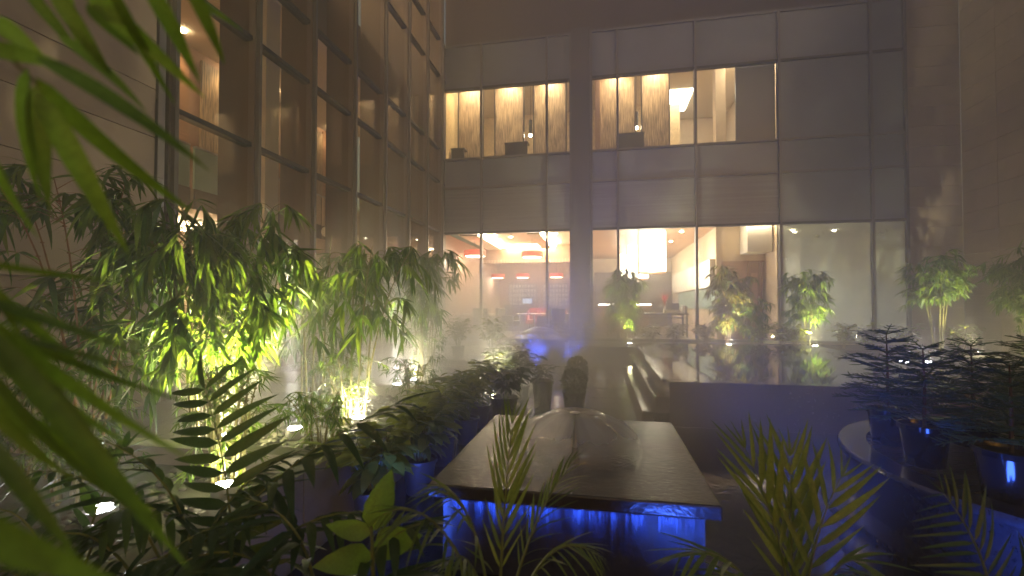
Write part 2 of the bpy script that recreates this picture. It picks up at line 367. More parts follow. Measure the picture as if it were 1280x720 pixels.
def shrub(name, label, cat, loc, Rr, H, n, lm, seed, group=None, size=(.06, .11), pot=None, potR=.11, potH=.2, kinds=None, up=.35, stems=5):
    """broad leaved plant, in a pot when pot is a material"""
    random.seed(seed); t = thing(name, label, cat, loc, group); b = Vector(loc); kk = kinds or BR; z0 = 0
    if pot:
        pr = [(potR * .72, 0), (potR * .74, .006), (potR * .96, potH * .9), (potR * 1.06, potH * .905), (potR * 1.06, potH), (potR * .96, potH), (potR * .93, potH * .9)]
        MB().lathe(pr, loc, 28).build('pot', pot, t, smooth=True)
        MB().lathe([(potR * .93, potH * .88), (potR * .5, potH * .91), (.005, potH * .92)], loc, 20).build('soil', M['soil'], t, smooth=True)
        z0 = potH * .9
    ms = []; ks = []; st = MB()
    for s in range(stems):
        az = 2 * math.pi * s / stems + rnd(-.4, .4); rr = Rr * rnd(.25, .75)
        p0 = b + Vector((math.cos(az) * .02, math.sin(az) * .02, z0)); e = b + Vector((math.cos(az) * rr, math.sin(az) * rr, z0 + H * rnd(.65, 1)))
        mm = p0.lerp(e, .5) + Vector((0, 0, H * .18)); st.tube([bez(p0, mm, e, i / 5) for i in range(6)], [.006, .0055, .005, .004, .003, .002], 5)
        for _ in range(n // stems):
            u = rnd(.3, 1.02); f = bez(p0, mm, e, min(u, 1)); a = rnd(0, 6.283)
            d = Vector((math.cos(a), math.sin(a), rnd(-.35, .3) + up * u)); L = rnd(*size)
            pet = f + d.normalized() * L * rnd(.2, .7); st.tube([f, pet], [.0018, .0012], 3, cap=False)
            ms.append(frame(pet, d + Vector((0, 0, -.25)), roll=rnd(-.4, .4), scale=L)); ks.append(random.randrange(len(kk)))
    st.build('stem', M['bark'] if pot is None else M['rachis'], t, smooth=True)
    merged('foliage', ms, [kk[k] for k in ks], lm, t)
    return t
LF = [leaf_arrays(1, .062, .20, .3, n=5), leaf_arrays(1, .055, .34, .35, n=5), leaf_arrays(1, .072, .12, .25, n=5)]
LFW = [leaf_arrays(1, .080, .16, .3, n=6), leaf_arrays(1, .070, .30, .35, n=6), leaf_arrays(1, .09, .10, .25, n=6)]
LFB = [leaf_arrays(1, .17, .22, .3, n=5, broad=.38), leaf_arrays(1, .15, .36, .35, n=5, broad=.38), leaf_arrays(1, .19, .14, .25, n=5, broad=.38)]
def frond(t, a, b, c, n, L, lm, kinds=LF, key='lf', droop=.35, rr=.005, start=.22, spreadang=.85, up=(0, 0, 1), flat=0.0, even=False, fwd=1.0):
    """palm frond: curved stalk with a leaflet pair at each node"""
    pts = [bez(a, b, c, i / 10) for i in range(11)]
    f = MB().tube(pts, [rr * (1 - .8 * i / 10) for i in range(11)], 6).build('frond', M['rachis'], t, smooth=True)
    for i in range(n):
        u = start + (1 - start) * i / (n - 1); p = bez(a, b, c, u); d = (bez(a, b, c, min(1, u + .02)) - bez(a, b, c, u - .02)).normalized()
        side = Vector(up).cross(d); side = side.normalized() if side.length > .05 else Vector((1, 0, 0))
        w_ = math.sin(math.pi * (.18 + .74 * (u - start) / (1 - start))) ** (.7 if not even else .25)
        for sgn in ((-1, 1) if i < n - 1 else (-1, 1, 0)):
            dd = d * (.55 + .5 * u) * fwd + side * sgn * spreadang * rnd(.85, 1.15) + Vector((0, 0, -droop * rnd(.3, 1.1) + flat)) if sgn else d.copy()
            k = random.randrange(3)
            leafobj('leaflet', kinds[k], lm, f, frame(p, dd, up=up, roll=rnd(-.3, .3), scale=L * w_ * rnd(.88, 1.1)), (key, k))
    return f
# ================================================================== SETTING
struct(box('ground', M['ground'], None, -25, 25, -25, 25, -.60, -.50))
struct(MB().box(-1.38, 7.7, 1.05, 11.0, -.50, -.352).build('water', M['water'], None))
LV = [0, 2.8, 4.02, 4.8, 6.7, 7.9]
# ---- rear building: curtain wall on the plane y = 12
rear = thing('glass_building', 'two storey grey glass fronted building closing the far end of the courtyard', 'building', (1.3, 12, 0))
BX = [-4.2, -3.143, -1.386, -.767]; BX2 = [-.24, .416, 2.283, 4.166, 6.098, 6.787]
for xs in (BX, BX2):
    for x in xs: piece('mullion', M['alu'], rear, x - .028, x + .028, 11.90, 12.06, -.1, 7.9)
    for i in range(len(xs) - 1):
        a, b = xs[i] + .029, xs[i + 1] - .029
        for z in LV: piece('transom', M['alu_dark'] if z in (2.8, 6.7) else M['alu'], rear, a, b, 11.93, 12.05, z - .028, z + .028)
        for k in range(5):
            z0, z1 = LV[k] + .03, LV[k + 1] - .03; right = xs[i] > 4.1
            if k == 0: piece('glass_pane', M['glass_milk'] if right else M['glass'], rear, a, b, 11.985, 11.997, z0, z1)
            elif k == 3 and not right: piece('glass_pane', M['glass'], rear, a, b, 11.985, 11.997, z0, z1)
            elif k == 1 and not right: piece('spandrel_panel', M['spandrel_rib'], rear, a, b, 11.975, 11.997, z0, z1)
            else: piece('spandrel_panel', M['spandrel'], rear, a, b, 11.975, 11.997, z0, z1)
piece('pier', M['pier'], rear, -.735, -.272, 11.82, 12.1, -.1, 7.95)
box('fascia', M['fascia'], rear, -4.2, 7.9, 12.06, 12.6, 7.95, 10.8)
# shell of the rooms
box('floor_slab', M['floor_in'], rear, -4.2, 7.9, 12.07, 22, -.12, -.02)
box('floor_slab', M['floor_in'], rear, -4.2, 7.9, 12.2, 22, 3.05, 3.95)
box('ceiling', M['ceil'], rear, -4.2, -.5, 12.07, 16.0, 2.95, 3.04)
box('ceiling', M['ceil'], rear, -4.2, -.5, 16.3, 19.0, 2.85, 3.03)
box('ceiling', M['woodx'], rear, -.5, 2.95, 12.07, 21, 2.93, 3.04)
box('ceiling', M['ceil'], rear, 2.95, 7.9, 12.07, 21, 2.94, 3.035)
box('ceiling', M['ceil'], rear, -4.2, 7.9, 12.07, 20, 7.40, 7.5)
box('roof', M['fascia'], rear, -4.2, 7.9, 12.61, 22, 7.95, 8.2)
box('interior_wall', M['wall_brown'], rear, -4.2, -.5, 19.0, 19.2, -.02, 2.84)
box('interior_wall', M['wood'], rear, -.50, -.36, 12.3, 21, -.02, 2.92)
box('interior_wall', M['wall_cream'], rear, -.36, 7.9, 21, 21.2, -.02, 2.93)
box('interior_wall', M['wall_gold'], rear, -4.2, 2.5, 15.6, 15.8, 3.95, 7.39)
box('interior_wall', M['wall_cream'], rear, 2.5, 4.2, 17.0, 17.2, 3.95, 7.39)
box('interior_wall', M['wall_cream'], rear, 4.2, 4.35, 12.2, 17.0, 3.95, 7.39)
box('interior_column', M['wall_cream'], rear, 2.99, 3.24, 13.0, 13.3, 3.95, 7.39)
box('blind', M['spandrel'], rear, 3.25, 4.14, 12.12, 12.18, 4.8, 6.72)
box('interior_wall', M['wall_brown'], rear, -.15, -.02, 12.5, 15.6, 3.95, 7.39)
box('interior_wall', M['wall_gold'], rear, -4.36, -4.21, 12.07, 15.59, 3.96, 7.39)
box('interior_wall', M['wall_brown'], rear, -4.36, -4.21, 12.07, 18.99, -.015, 2.84)
# restaurant: downstand beam, cove strips, lattice screens on the back wall
bm = box('ceiling_beam', M['wood'], rear, -4.2, -.5, 16.0, 16.28, 2.36, 2.94)
for i in range(34): piece('batten', M['wall_cream'], bm, -4.15 + i * .108, -4.10 + i * .108, 15.96, 15.999, 2.36, 2.47)
box('ceiling_tray', M['ceil'], rear, -3.9, -3.4, 12.5, 15.7, 2.80, 2.94); box('ceiling_tray', M['ceil'], rear, -2.0, -1.65, 12.5, 15.7, 2.80, 2.94)
for x0, x1, y0, y1 in ((-3.38, -3.30, 12.6, 15.6), (-1.63, -1.50, 12.6, 15.6), (-3.3, -1.6, 15.75, 15.9), (-3.0, -2.3, 16.7, 16.85), (-1.1, -.8, 16.7, 16.85)):
    box('cove_strip', M['cove'], rear, x0, x1, y0, y1, 2.86 if y0 < 16 else 2.79, 2.90 if y0 < 16 else 2.83)
for x0, x1, z0 in ((-3.75, -2.55, .25), (-2.35, -1.30, .25), (-1.2, -.5, .25)):
    s_ = MB(); nx = int((x1 - x0) / .125)
    for i in range(nx + 1): s_.box(x0 + i * .125 - .012, x0 + i * .125 + .012, 18.84, 18.90, z0, 1.75)
    for j in range(9): s_.box(x0, x1, 18.842, 18.898, z0 + j * .187 - .016, z0 + j * .187 + .016)
    lat = s_.build('lattice_screen', M['charcoal'], rear)
    s_ = MB()
    for i in range(nx):
        for j in range(8):
            if j > 2: s_.box(x0 + i * .125 + .035, x0 + i * .125 + .09, 18.85, 18.89, z0 + j * .187 + .045, z0 + j * .187 + .145)
    s_.build('lattice_tile', M['white'], lat)['kind'] = 'stuff'
# reception: lit cabinet wall, splashback, duct, door
cw = box('interior_wall', M['wall_cream'], rear, 2.97, 3.10, 13.0, 20.9, -.02, 2.92)
for i in range(4): piece('cabinet_door', M['white'], cw, 2.83, 2.968, 13.1 + i * 1.7, 14.76 + i * 1.7, 1.35, 2.09)
piece('splashback', M['teal'], cw, 2.945, 2.968, 13.1, 19.0, .75, 1.33)
for i in range(4): piece('cove_strip', M['panel_light'], cw, 2.86, 2.94, 13.5 + i * 1.7, 14.4 + i * 1.7, 2.04, 2.06)
box('interior_wall', M['wall_cream'], rear, 2.97, 4.16, 13.0, 13.15, 2.02, 2.92)
box('interior_wall', M['wall_brown'], rear, 3.10, 3.72, 13.001, 13.149, -.02, 2.018)
box('duct_box', M['white'], rear, 3.55, 4.11, 12.35, 12.99, 2.18, 2.92)
dr = box('door', M['doorwood'], rear, 3.76, 4.03, 13.02, 13.07, -.02, 1.98)
box('door_panel', M['wood'], dr, 3.82, 3.97, 13.0, 13.019, .25, 1.70); box('handle', M['steel'], dr, 3.99, 4.01, 12.97, 13.019, .85, 1.1)
box('door_frame', M['doorwood'], rear, 3.725, 3.755, 12.98, 13.14, -.02, 2.0); box('door_frame', M['doorwood'], rear, 3.725, 4.14, 12.98, 13.14, 1.985, 2.017)
box('door_frame', M['doorwood'], rear, 4.034, 4.075, 12.98, 13.14, -.02, 1.984)
box('drape', M['drape'], rear, -.3, 2.9, 20.6, 20.7, -.02, 2.3)
box('interior_wall', M['wall_cream'], rear, 4.165, 4.30, 12.2, 21, -.02, 2.93)
box('interior_wall', M['white'], rear, 4.31, 7.8, 15.5, 15.65, -.02, 2.93)
box('interior_column', M['wall_cream'], rear, 5.35, 5.75, 15.0, 15.4, -.02, 2.93)
# ---- left wing: glass wall on the plane x = -4.2 with deep brown fins
left = thing('glass_building', 'tall left wing with deep brown fins between tinted panes, facing into the garden', 'building', (-4.2, 7.8, 0))
FY = [3.80, 4.92, 6.04, 7.18, 8.31, 9.42, 10.52, 11.58, 11.97]
LZ = [0, 2.8, 4.10, 4.98, 6.92, 7.9, 10.2]
for y in FY[:-1]:
    piece('fin', M['fin'], left, -4.62, -4.12, y - .045, y + .045, -.1, 10.2)
    piece('mullion', M['alu'], left, -4.118, -4.07, y - .022, y + .022, -.1, 10.2)
for i in range(len(FY) - 1):
    a, b = FY[i] + .046, FY[i + 1] - (.046 if i < 7 else .03)
    for z in LZ: piece('transom', M['alu_dark'], left, -4.26, -4.15, a, b, z - .028, z + .028)
    for k in range(len(LZ) - 1): piece('glass_pane', M['glass_left'], left, -4.215, -4.203, a, b, LZ[k] + .03, LZ[k + 1] - .03)
    piece('balustrade', M['teal'] if i < 3 else M['wall_cream'], left, -6.22, -6.18, a, b, 2.66, 3.30)
    piece('handrail', M['steel'], left, -6.23, -6.17, a, b, 3.301, 3.33)
    piece('slab_edge', M['fin'], left, -6.2, -6.16, a, b, 2.34, 2.655)
    piece('slab_edge', M['fin'], left, -4.90, -4.86, a, b, 5.62, 6.60)
    if i % 3 != 2: piece('screen_panel', M['curtain'], left, -7.38, -7.33, a + .12, a + .62, 2.8, 5.45)
    piece('wood_panel', M['wood'], left, -7.385, -7.35, a + .66, b - .04, 2.7, 5.55)
    if i % 2 == 0: piece('sheer_panel', M['wall_cream'], left, -5.3, -5.26, a + .05, a + .50, 6.62, 9.9)
box('floor_slab', M['floor_in'], left, -9, -4.63, 3.7, 12.0, -.12, -.02)
box('floor_slab', M['floor_in'], left, -9, -6.21, 3.7, 12.0, 2.35, 2.65)
box('floor_slab', M['ceil'], left, -9, -4.91, 3.7, 12.0, 5.63, 6.59)
box('roof', M['ceil'], left, -9, -4.25, 3.7, 12.0, 10.22, 10.5)
box('interior_wall', M['wall_cream'], left, -9, -8.8, 3.7, 12, -.02, 2.34)
box('interior_wall', M['wall_brown'], left, -7.6, -7.4, 3.7, 12, 2.66, 5.62); box('interior_wall', M['wall_cream'], left, -7.6, -7.4, 3.7, 12, 6.6, 10.2)
box('interior_wall', M['wall_cream'], left, -9, -4.63, 3.6, 3.69, -.02, 10.2)
box('interior_column', M['white'], left, -5.3, -5.0, 6.15, 6.45, -.02, 5.62)
for y in (4.45, 5.6, 6.7, 7.85, 9.0, 10.1, 11.2):
    MB().lathe([(.06, 0), (.06, .03)], (-7.1, y, 5.595), 14).build('downlight', M['down'], left)
    lamp('SPOT', left, (-7.1, y, 5.58), 32 if y < 9 else 14, (1, .74, .42), (-7.3, y, 3.4), 110, 1, .04)
for y0, y1, z, x0 in ((4.3, 5.6, 2.30, -7.8), (6.6, 8.0, 2.30, -7.8), (9.2, 10.8, 2.30, -7.8), (4.5, 6.5, 9.7, -7.2), (8.0, 10.5, 9.7, -7.2)):
    piece('glow_panel', M['fill_left'], left, x0, x0 + .3, y0, y1, z - .03, z)  # added glowing panels that brighten the left wing rooms
# white tubular awning box seen through the ground floor panes
aw = MB().tube([(-4.75, 7.35, 2.15), (-4.75, 10.4, 2.15)], .09, 12).build('awning_tube', M['white'], left, smooth=True)
# ---- stone clad walls
def cladding(name, label, axis, c, lo, hi, z0, z1, face, thick=.05, pw=1.35, ph=.455, first=0.0, m='stone', off=0):
    """big stone tiles set on a backing wall, every tile a piece"""
    wid = (lo + hi) / 2
    t = thing(name, label, 'wall', (c, wid, z0) if axis == 'y' else (wid, c, z0))
    j = .004
    if axis == 'y': box('backing', M['joint'], t, min(c - face * .35, c - face * .05), max(c - face * .35, c - face * .05), lo, hi, z0, z1)
    else: box('backing', M['joint'], t, lo, hi, min(c - face * .35, c - face * .05), max(c - face * .35, c - face * .05), z0, z1)
    z = z0; row = 0
    while z < z1 - .02:
        zt = min(z + ph, z1); a = lo + first - (pw * off * (row % 2)); 
        while a < hi - .01:
            p0, p1 = max(a, lo), min(a + pw, hi)
            if p1 - p0 > .03:
                dp = random.choice((0, .0015, .003)); c0, c1 = sorted((c - face * thick, c + face * dp))
                mm = M[m] if random.random() < .7 else M['stone2']
                if axis == 'y': piece('stone_panel', mm, t, c0, c1, p0 + j, p1 - j, z + j, zt - j)
                else: piece('stone_panel', mm, t, p0 + j, p1 - j, c0, c1, z + j, zt - j)
            a += pw
        z = zt; row += 1
    return t
lw = cladding('stone_wall', 'warm stone clad wall at far left, behind the darkest bamboo', 'y', -4.12, -1.6, 3.62, -.3, 10.2, 1, pw=1.35, first=0)
piece('corner_channel', M['steel'], lw, -4.2, -4.10, 3.63, 3.70, -.3, 10.2)
cladding('stone_wall', 'narrow stone clad wall between the misted panes and the right corner', 'x', 12.0, 6.83, 7.9, -.1, 10.8, -1, pw=1.2, m='stone2')
rw = cladding('stone_wall', 'long stone clad side wall along the right edge', 'y', 7.9, 1.6, 11.996, -.3, 10.8, -1, pw=1.35, m='stone2', ph=.455)
piece('window', M['black'], rw, 7.86, 7.895, 9.9, 11.3, 7.6, 9.6)
# ---- planting beds
bed = thing('planter_bed', 'raised left planting bed with pale concrete kerbs and uplights', 'planter', (-2.8, 5.2, -.35))
box('tray', M['bedtray'], bed, -4.1, -1.52, 1.0, 11.3, -.38, -.06)
for y0, y1 in ((1.0, 2.0), (2.008, 3.0), (3.008, 4.0), (4.008, 5.0), (5.008, 6.0), (6.008, 7.0), (7.008, 8.6)): piece('kerb', M['kerb'], bed, -1.518, -1.40, y0, y1, -.38, .05)
for y in (4.35, 2.25, 6.6): piece('kerb', M['kerb'], bed, -4.05, -1.522, y, y + .13, -.059, .04)
def pebbles(x0, x1, y0, y1, z, n, seed, label):
    random.seed(seed); mb = MB()
    for _ in range(n):
        r = rnd(.012, .035); x, y = rnd(x0, x1), rnd(y0, y1)
        mb.lathe([(r * .6, -.4 * r), (r, 0), (r * .65, .42 * r), (r * .15, .5 * r)], (x, y, z + r * .25), 7)
    o = mb.build('pebbles', M['pebble'], None, smooth=True); o['kind'] = 'stuff'; return o
pebbles(-2.6, -1.56, 2.5, 4.3, -.06, 420, 3, '')
pebbles(-2.3, -1.56, 1.2, 2.2, -.06, 240, 4, '')
struct(box('soil_bed', M['soil'], None, -4.0, 7.6, 10.3, 11.88, -.38, -.04))
struct(box('soil_bed', M['soil'], None, 3.98, 7.6, 5.0, 10.29, -.38, -.05))
struct(box('soil_bed', M['soil'], None, -3.6, 3.6, .2, 1.04, -.48, -.20))
# ================================================================== WATER GARDEN
pool = thing('reflecting_pool', 'raised black reflecting pool with stepped left side and mirror surface', 'pool', (2.3, 6.9, -.35))
box('basin', M['granite'], pool, .66, 3.95, 4.86, 9.7, -.35, .075)
piece('rim', M['granite'], pool, .66, 3.95, 4.83, 4.96, .0755, .098); 
for y0, y1 in ((4.965, 6.05), (6.055, 6.95)): piece('coping_stone', M['step'], pool, .60, .80, y0, y1, .0755, .101)
for y0, y1 in ((6.955, 8.0), (8.005, 8.9)): piece('coping_stone', M['step'], pool, .80, 1.0, y0, y1, .0755, .101)
piece('coping_stone', M['step'], pool, 1.06, 1.09, 4.97, 8.9, .0755, .099)
piece('coping_stone', M['step'], pool, 1.30, 1.33, 4.97, 8.9, .0755, .099)
MB().box(.805, 3.94, 4.97, 9.68, .0756, .0965).build('water_surface', M['poolwater'], pool)
for x0, x1, zt, ya in ((.52, .656, -.062, 4.86), (.40, .518, -.215, 4.88)):
    for k in range(3): piece('step', M['step'], pool, x0, x1, ya + k * 1.2, ya + k * 1.2 + 1.195, zt - .16, zt)
for k in range(3): piece('step', M['slab'], pool, .657, .799, 4.99 + 1.0 * k, 5.985 + 1.0 * k, -.1, -.001) if k > 5 else None
# stepping slabs just above the pond
pav = thing('stepping_slabs', 'dark wet stepping slabs laid in rows across the pond between the two fountains', 'paving', (-.3, 6.6, -.352))
for r_, y in enumerate((4.75, 5.42, 6.09, 6.76, 7.43, 8.1)):
    for c_, x in enumerate((-1.28, -.72, -.16)):
        if c_ == 1 and r_ in (1, 2): continue
        if c_ == 0 and r_ == 1: continue
        random.seed(r_ * 7 + c_); dz = rnd(-.004, .004)
        piece('slab', M['slab'] if (r_ + c_) % 3 else M['step'], pav, x, x + .50, y, y + .60, -.37, -.325 + dz)
struct(box('path_kerb', M['kerb'], None, -1.02, -.95, 3.4, 8.4, -.4, -.29))
def fountain(x, y, s, sy, H, label, seed, dome_r, dome_h, strip=True, base=-.352):
    t = thing('fountain', label, 'fountain', (x, y, base), None); h = s / 2; g = sy / 2
    box('plinth', M['plinth'], t, x - h + .055, x + h - .055, y - g + .055, y + g - .055, base, H - .062)
    top = box('top_slab', M['granite_wet'], t, x - h, x + h, y - g, y + g, H - .06, H, bevel=.008)
    MB().lathe([(.017, 0), (.017, dome_h - .012), (.024, dome_h - .010), (.030, dome_h + .004), (.02, dome_h + .007)], (x, y, H), 18).build('nozzle', M['steel'], t, smooth=True)
    dm = MB(); prof = []
    for i in range(19):
        u = math.sin(math.pi / 2 * i / 18); prof.append((.028 + (dome_r - .028) * u, dome_h * (math.sqrt(max(0, 1 - u * u)) + .06 * math.sin(math.pi * min(1, u * 2.0)))))
    dm.lathe(prof, (x, y, H + .003), 64, cap=False)
    d = dm.build('water_dome', M['dome'] if strip else M['dome_far'], t, smooth=True)
    if strip:
        st = MB(); 
        for x0, x1, y0, y1 in ((x - h + .05, x + h - .05, y - g + .036, y - g + .050), (x - h + .036, x - h + .050, y - g + .05, y + g - .05)):
            st.box(x0, x1, y0, y1, H - .0685, H - .0605)
        st.build('led_strip', M['led_strip'], t)
        random.seed(seed); c = MB(); nx, nz_ = 90, 10; yy = y - g + .006; vs = []   # uneven falling sheet, frayed along its lower edge
        fr = [.24 + rnd(0, .02) for i in range(nx + 1)]
        for i in range(nx + 1):
            for k in range(nz_ + 1):
                u = k / nz_; vs.append((x - h + .07 + (s - .14) * i / nx + rnd(-.002, .002), yy + .004 * math.sin(i * 1.9 + k * .4) + rnd(-.0015, .0015), H - .064 - u * fr[i]))
        n1 = nz_ + 1; nv = len(vs); vs += [(a, b + .0035, c_) for a, b, c_ in vs]
        fs = [(i * n1 + k, i * n1 + k + 1, (i + 1) * n1 + k + 1, (i + 1) * n1 + k) for i in range(nx) for k in range(nz_)]
        c.add(vs, fs + [tuple(q + nv for q in f)[::-1] for f in fs])
        c.build('water_curtain', M['streamlet'], t, smooth=True)
    return t
def watermat(name, alpha, col, streak):
    m = bpy.data.materials.new(name); m.use_nodes = True; t = m.node_tree; t.nodes.clear()
    tr = nn(t, 'ShaderNodeBsdfTransparent'); df = nn(t, 'ShaderNodeBsdfTranslucent'); df.inputs[0].default_value = col + (1,)
    d2 = nn(t, 'ShaderNodeBsdfDiffuse'); d2.inputs[0].default_value = col + (1,)
    gl = nn(t, 'ShaderNodeBsdfGlossy', Roughness=.12); ad = nn(t, 'ShaderNodeMixShader'); ad.inputs[0].default_value = .5
    t.links.new(df.outputs[0], ad.inputs[1]); t.links.new(d2.outputs[0], ad.inputs[2])
    a2 = nn(t, 'ShaderNodeMixShader'); a2.inputs[0].default_value = .25; t.links.new(ad.outputs[0], a2.inputs[1]); t.links.new(gl.outputs[0], a2.inputs[2])
    tc = nn(t, 'ShaderNodeTexCoord'); gr = nn(t, 'ShaderNodeTexGradient', gradient_type='RADIAL'); t.links.new(tc.outputs['Object'], gr.inputs[0])
    nz = nn(t, 'ShaderNodeTexNoise', Scale=streak, Detail=3, noise_dimensions='1D'); t.links.new(gr.outputs[1], nz.inputs['W'])
    mr = nn(t, 'ShaderNodeMapRange'); mr.inputs[1].default_value = .3; mr.inputs[2].default_value = .75; mr.inputs[3].default_value = alpha * .75; mr.inputs[4].default_value = alpha * 1.2
    t.links.new(nz.outputs[0], mr.inputs[0])
    lw_ = nn(t, 'ShaderNodeLayerWeight', Blend=.35); fm_ = nn(t, 'ShaderNodeMapRange'); fm_.inputs[3].default_value = .65; fm_.inputs[4].default_value = 1.05
    t.links.new(lw_.outputs[1], fm_.inputs[0]); mu_ = nn(t, 'ShaderNodeMath', operation='MULTIPLY', use_clamp=True); t.links.new(fm_.outputs[0], mu_.inputs[0]); t.links.new(mr.outputs[0], mu_.inputs[1])
    mx = nn(t, 'ShaderNodeMixShader'); o = nn(t, 'ShaderNodeOutputMaterial')
    sp = nn(t, 'ShaderNodeSeparateXYZ'); t.links.new(tc.outputs['Object'], sp.inputs[0]); fd = nn(t, 'ShaderNodeMapRange', interpolation_type='SMOOTHSTEP'); fd.inputs[1].default_value = -.10; fd.inputs[2].default_value = .04; fd.inputs[3].default_value = .12; t.links.new(sp.outputs[2], fd.inputs[0])
    m2 = nn(t, 'ShaderNodeMath', operation='MULTIPLY'); t.links.new(mu_.outputs[0], m2.inputs[0]); t.links.new(fd.outputs[0], m2.inputs[1])
    t.links.new(m2.outputs[0], mx.inputs[0]); t.links.new(tr.outputs[0], mx.inputs[1]); t.links.new(a2.outputs[0], mx.inputs[2]); t.links.new(mx.outputs[0], o.inputs[0])
    return m
def curtainmat():
    m = bpy.data.materials.new('falling water curtain'); m.use_nodes = True; t = m.node_tree; t.nodes.clear()
    tc = nn(t, 'ShaderNodeTexCoord'); mp = nn(t, 'ShaderNodeMapping'); mp.inputs['Scale'].default_value = (30, 1, 2.0); t.links.new(tc.outputs['Object'], mp.inputs[0])
    nz = nn(t, 'ShaderNodeTexNoise', Scale=1, Detail=4, Roughness=.65); t.links.new(mp.outputs[0], nz.inputs['Vector'])
    mr = nn(t, 'ShaderNodeMapRange'); mr.inputs[1].default_value = .42; mr.inputs[2].default_value = .78; mr.inputs[3].default_value = .02; mr.inputs[4].default_value = .75
    t.links.new(nz.outputs[0], mr.inputs[0]); tr = nn(t, 'ShaderNodeBsdfTransparent'); tl = nn(t, 'ShaderNodeBsdfTranslucent'); tl.inputs[0].default_value = (.8, .85, .9, 1)
    mx = nn(t, 'ShaderNodeMixShader'); o = nn(t, 'ShaderNodeOutputMaterial'); sp = nn(t, 'ShaderNodeSeparateXYZ'); t.links.new(tc.outputs['Object'], sp.inputs[0]); fd = nn(t, 'ShaderNodeMapRange'); fd.inputs[1].default_value = -.11; fd.inputs[2].default_value = .12; t.links.new(sp.outputs[2], fd.inputs[0])
    pw = nn(t, 'ShaderNodeMath', operation='POWER'); pw.inputs[1].default_value = 1.8; t.links.new(fd.outputs[0], pw.inputs[0]); mu_ = nn(t, 'ShaderNodeMath', operation='MULTIPLY'); t.links.new(pw.outputs[0], mu_.inputs[0]); t.links.new(mr.outputs[0], mu_.inputs[1])
    t.links.new(mu_.outputs[0], mx.inputs[0]); t.links.new(tr.outputs[0], mx.inputs[1]); t.links.new(tl.outputs[0], mx.inputs[2]); t.links.new(mx.outputs[0], o.inputs[0])
    return m
M['dome'] = watermat('falling water film', .60, (.85, .85, .85), 14)
M['streamlet'] = curtainmat()
M['dome_far'] = watermat('far falling water film', .9, (.9, .9, .9), 14)
fountain(-.15, 2.67, 1.24, 1.36, .05, 'large near square fountain table with water dome, blue light under its lip', 5, .37, .19)
fountain(-1.26, 9.6, 1.22, 1.22, .20, 'small far fountain in the mist before the restaurant windows', 6, .40, .20, strip=False)
def blue_spot(x, y, z, e, label, tgt=None, spot=100):
    t = thing('blue_spotlight', label, 'spotlight', (x, y, z), 'blue water lights')
    MB().lathe([(.035, -.03), (.045, 0), (.045, .02), (.034, .022)], (x, y, z), 16).build('housing', M['black'], t)
    MB().lathe([(.033, .021), (.033, .027)], (x, y, z), 16).build('lens', M['lens_blue'], t)
    lamp('SPOT', t, (x, y, z + .04), e, (.05, .14, 1), tgt or (x, y, z + 1), spot, .8, .12)
    return t
blue_spot(-.60, 9.05, -.32, 30 * 6, 'bright blue light at the right foot of the far fountain', (-.62, 9.15, 1), 110)
blue_spot(-1.95, 9.0, -.32, 30 * 5, 'faint blue light at the left foot of the far fountain', (-1.9, 9.1, 1), 90)
blue_spot(-1.25, 8.9, -.32, 30 * 5, 'dim blue light at the middle foot of the far fountain', (-1.2, 9.1, .6), 110)
blue_spot(.86, 1.95, -.33, 30 * 4.5, 'blue light in the water between near fountain and round planter', (.80, 2.15, .8), 75)
blue_spot(.30, 1.62, -.33, 30 * .6, 'blue light in the water before the near fountain', (.42, 1.95, .02), 80)
blue_spot(-.95, 1.75, -.33, 30 * 1.0, 'blue light in the water left of the near fountain', (-.85, 2.6, .0), 80)
# ---- round planter
C0 = (2.65, 2.95); RR = 1.22
rp = thing('round_planter', 'round black planter with polished rim carrying the potted pines', 'planter', (C0[0], C0[1], -.352))
MB().lathe([(RR - .05, 0), (RR - .04, .25), (RR - .02, .31), (RR - .14, .312), (RR - .14, 0)], (C0[0], C0[1], -.352), 72).build('wall', M['granite'], rp, smooth=True)
MB().lathe([(RR - .15, .305), (RR + .005, .305), (RR + .008, .325), (RR - .003, .345), (RR - .147, .345), (RR - .15, .305)], (C0[0], C0[1], -.352), 80, cap=False).build('rim', M['granite'], rp, smooth=True)
MB().lathe([(RR + .10, 0), (RR + .10, .03), (RR - .02, .032)], (C0[0], C0[1], -.352), 72).build('footing', M['granite'], rp)
for i in range(26):
    y = C0[1] - RR + .19 + i * .082; hx = math.sqrt(max(.0, (RR - .16) ** 2 - (y + .035 - C0[1]) ** 2))
    if hx > .1: piece('deck_board', M['deck'], rp, C0[0] - hx, C0[0] + hx, y, y + .072, -.06, -.022)
for x, y, lb, e in ((1.50, 2.30, 'blue light fixed on the round planter wall below the largest pot', .7), (1.36, 2.78, 'blue light on the round planter wall below the middle pot', .12)):
    pass
t = blue_spot(1.43, 2.02, -.20, 30 * .35, 'blue light beside the round planter wall below the nearest pot', (1.72, 2.2, -.05), 130)
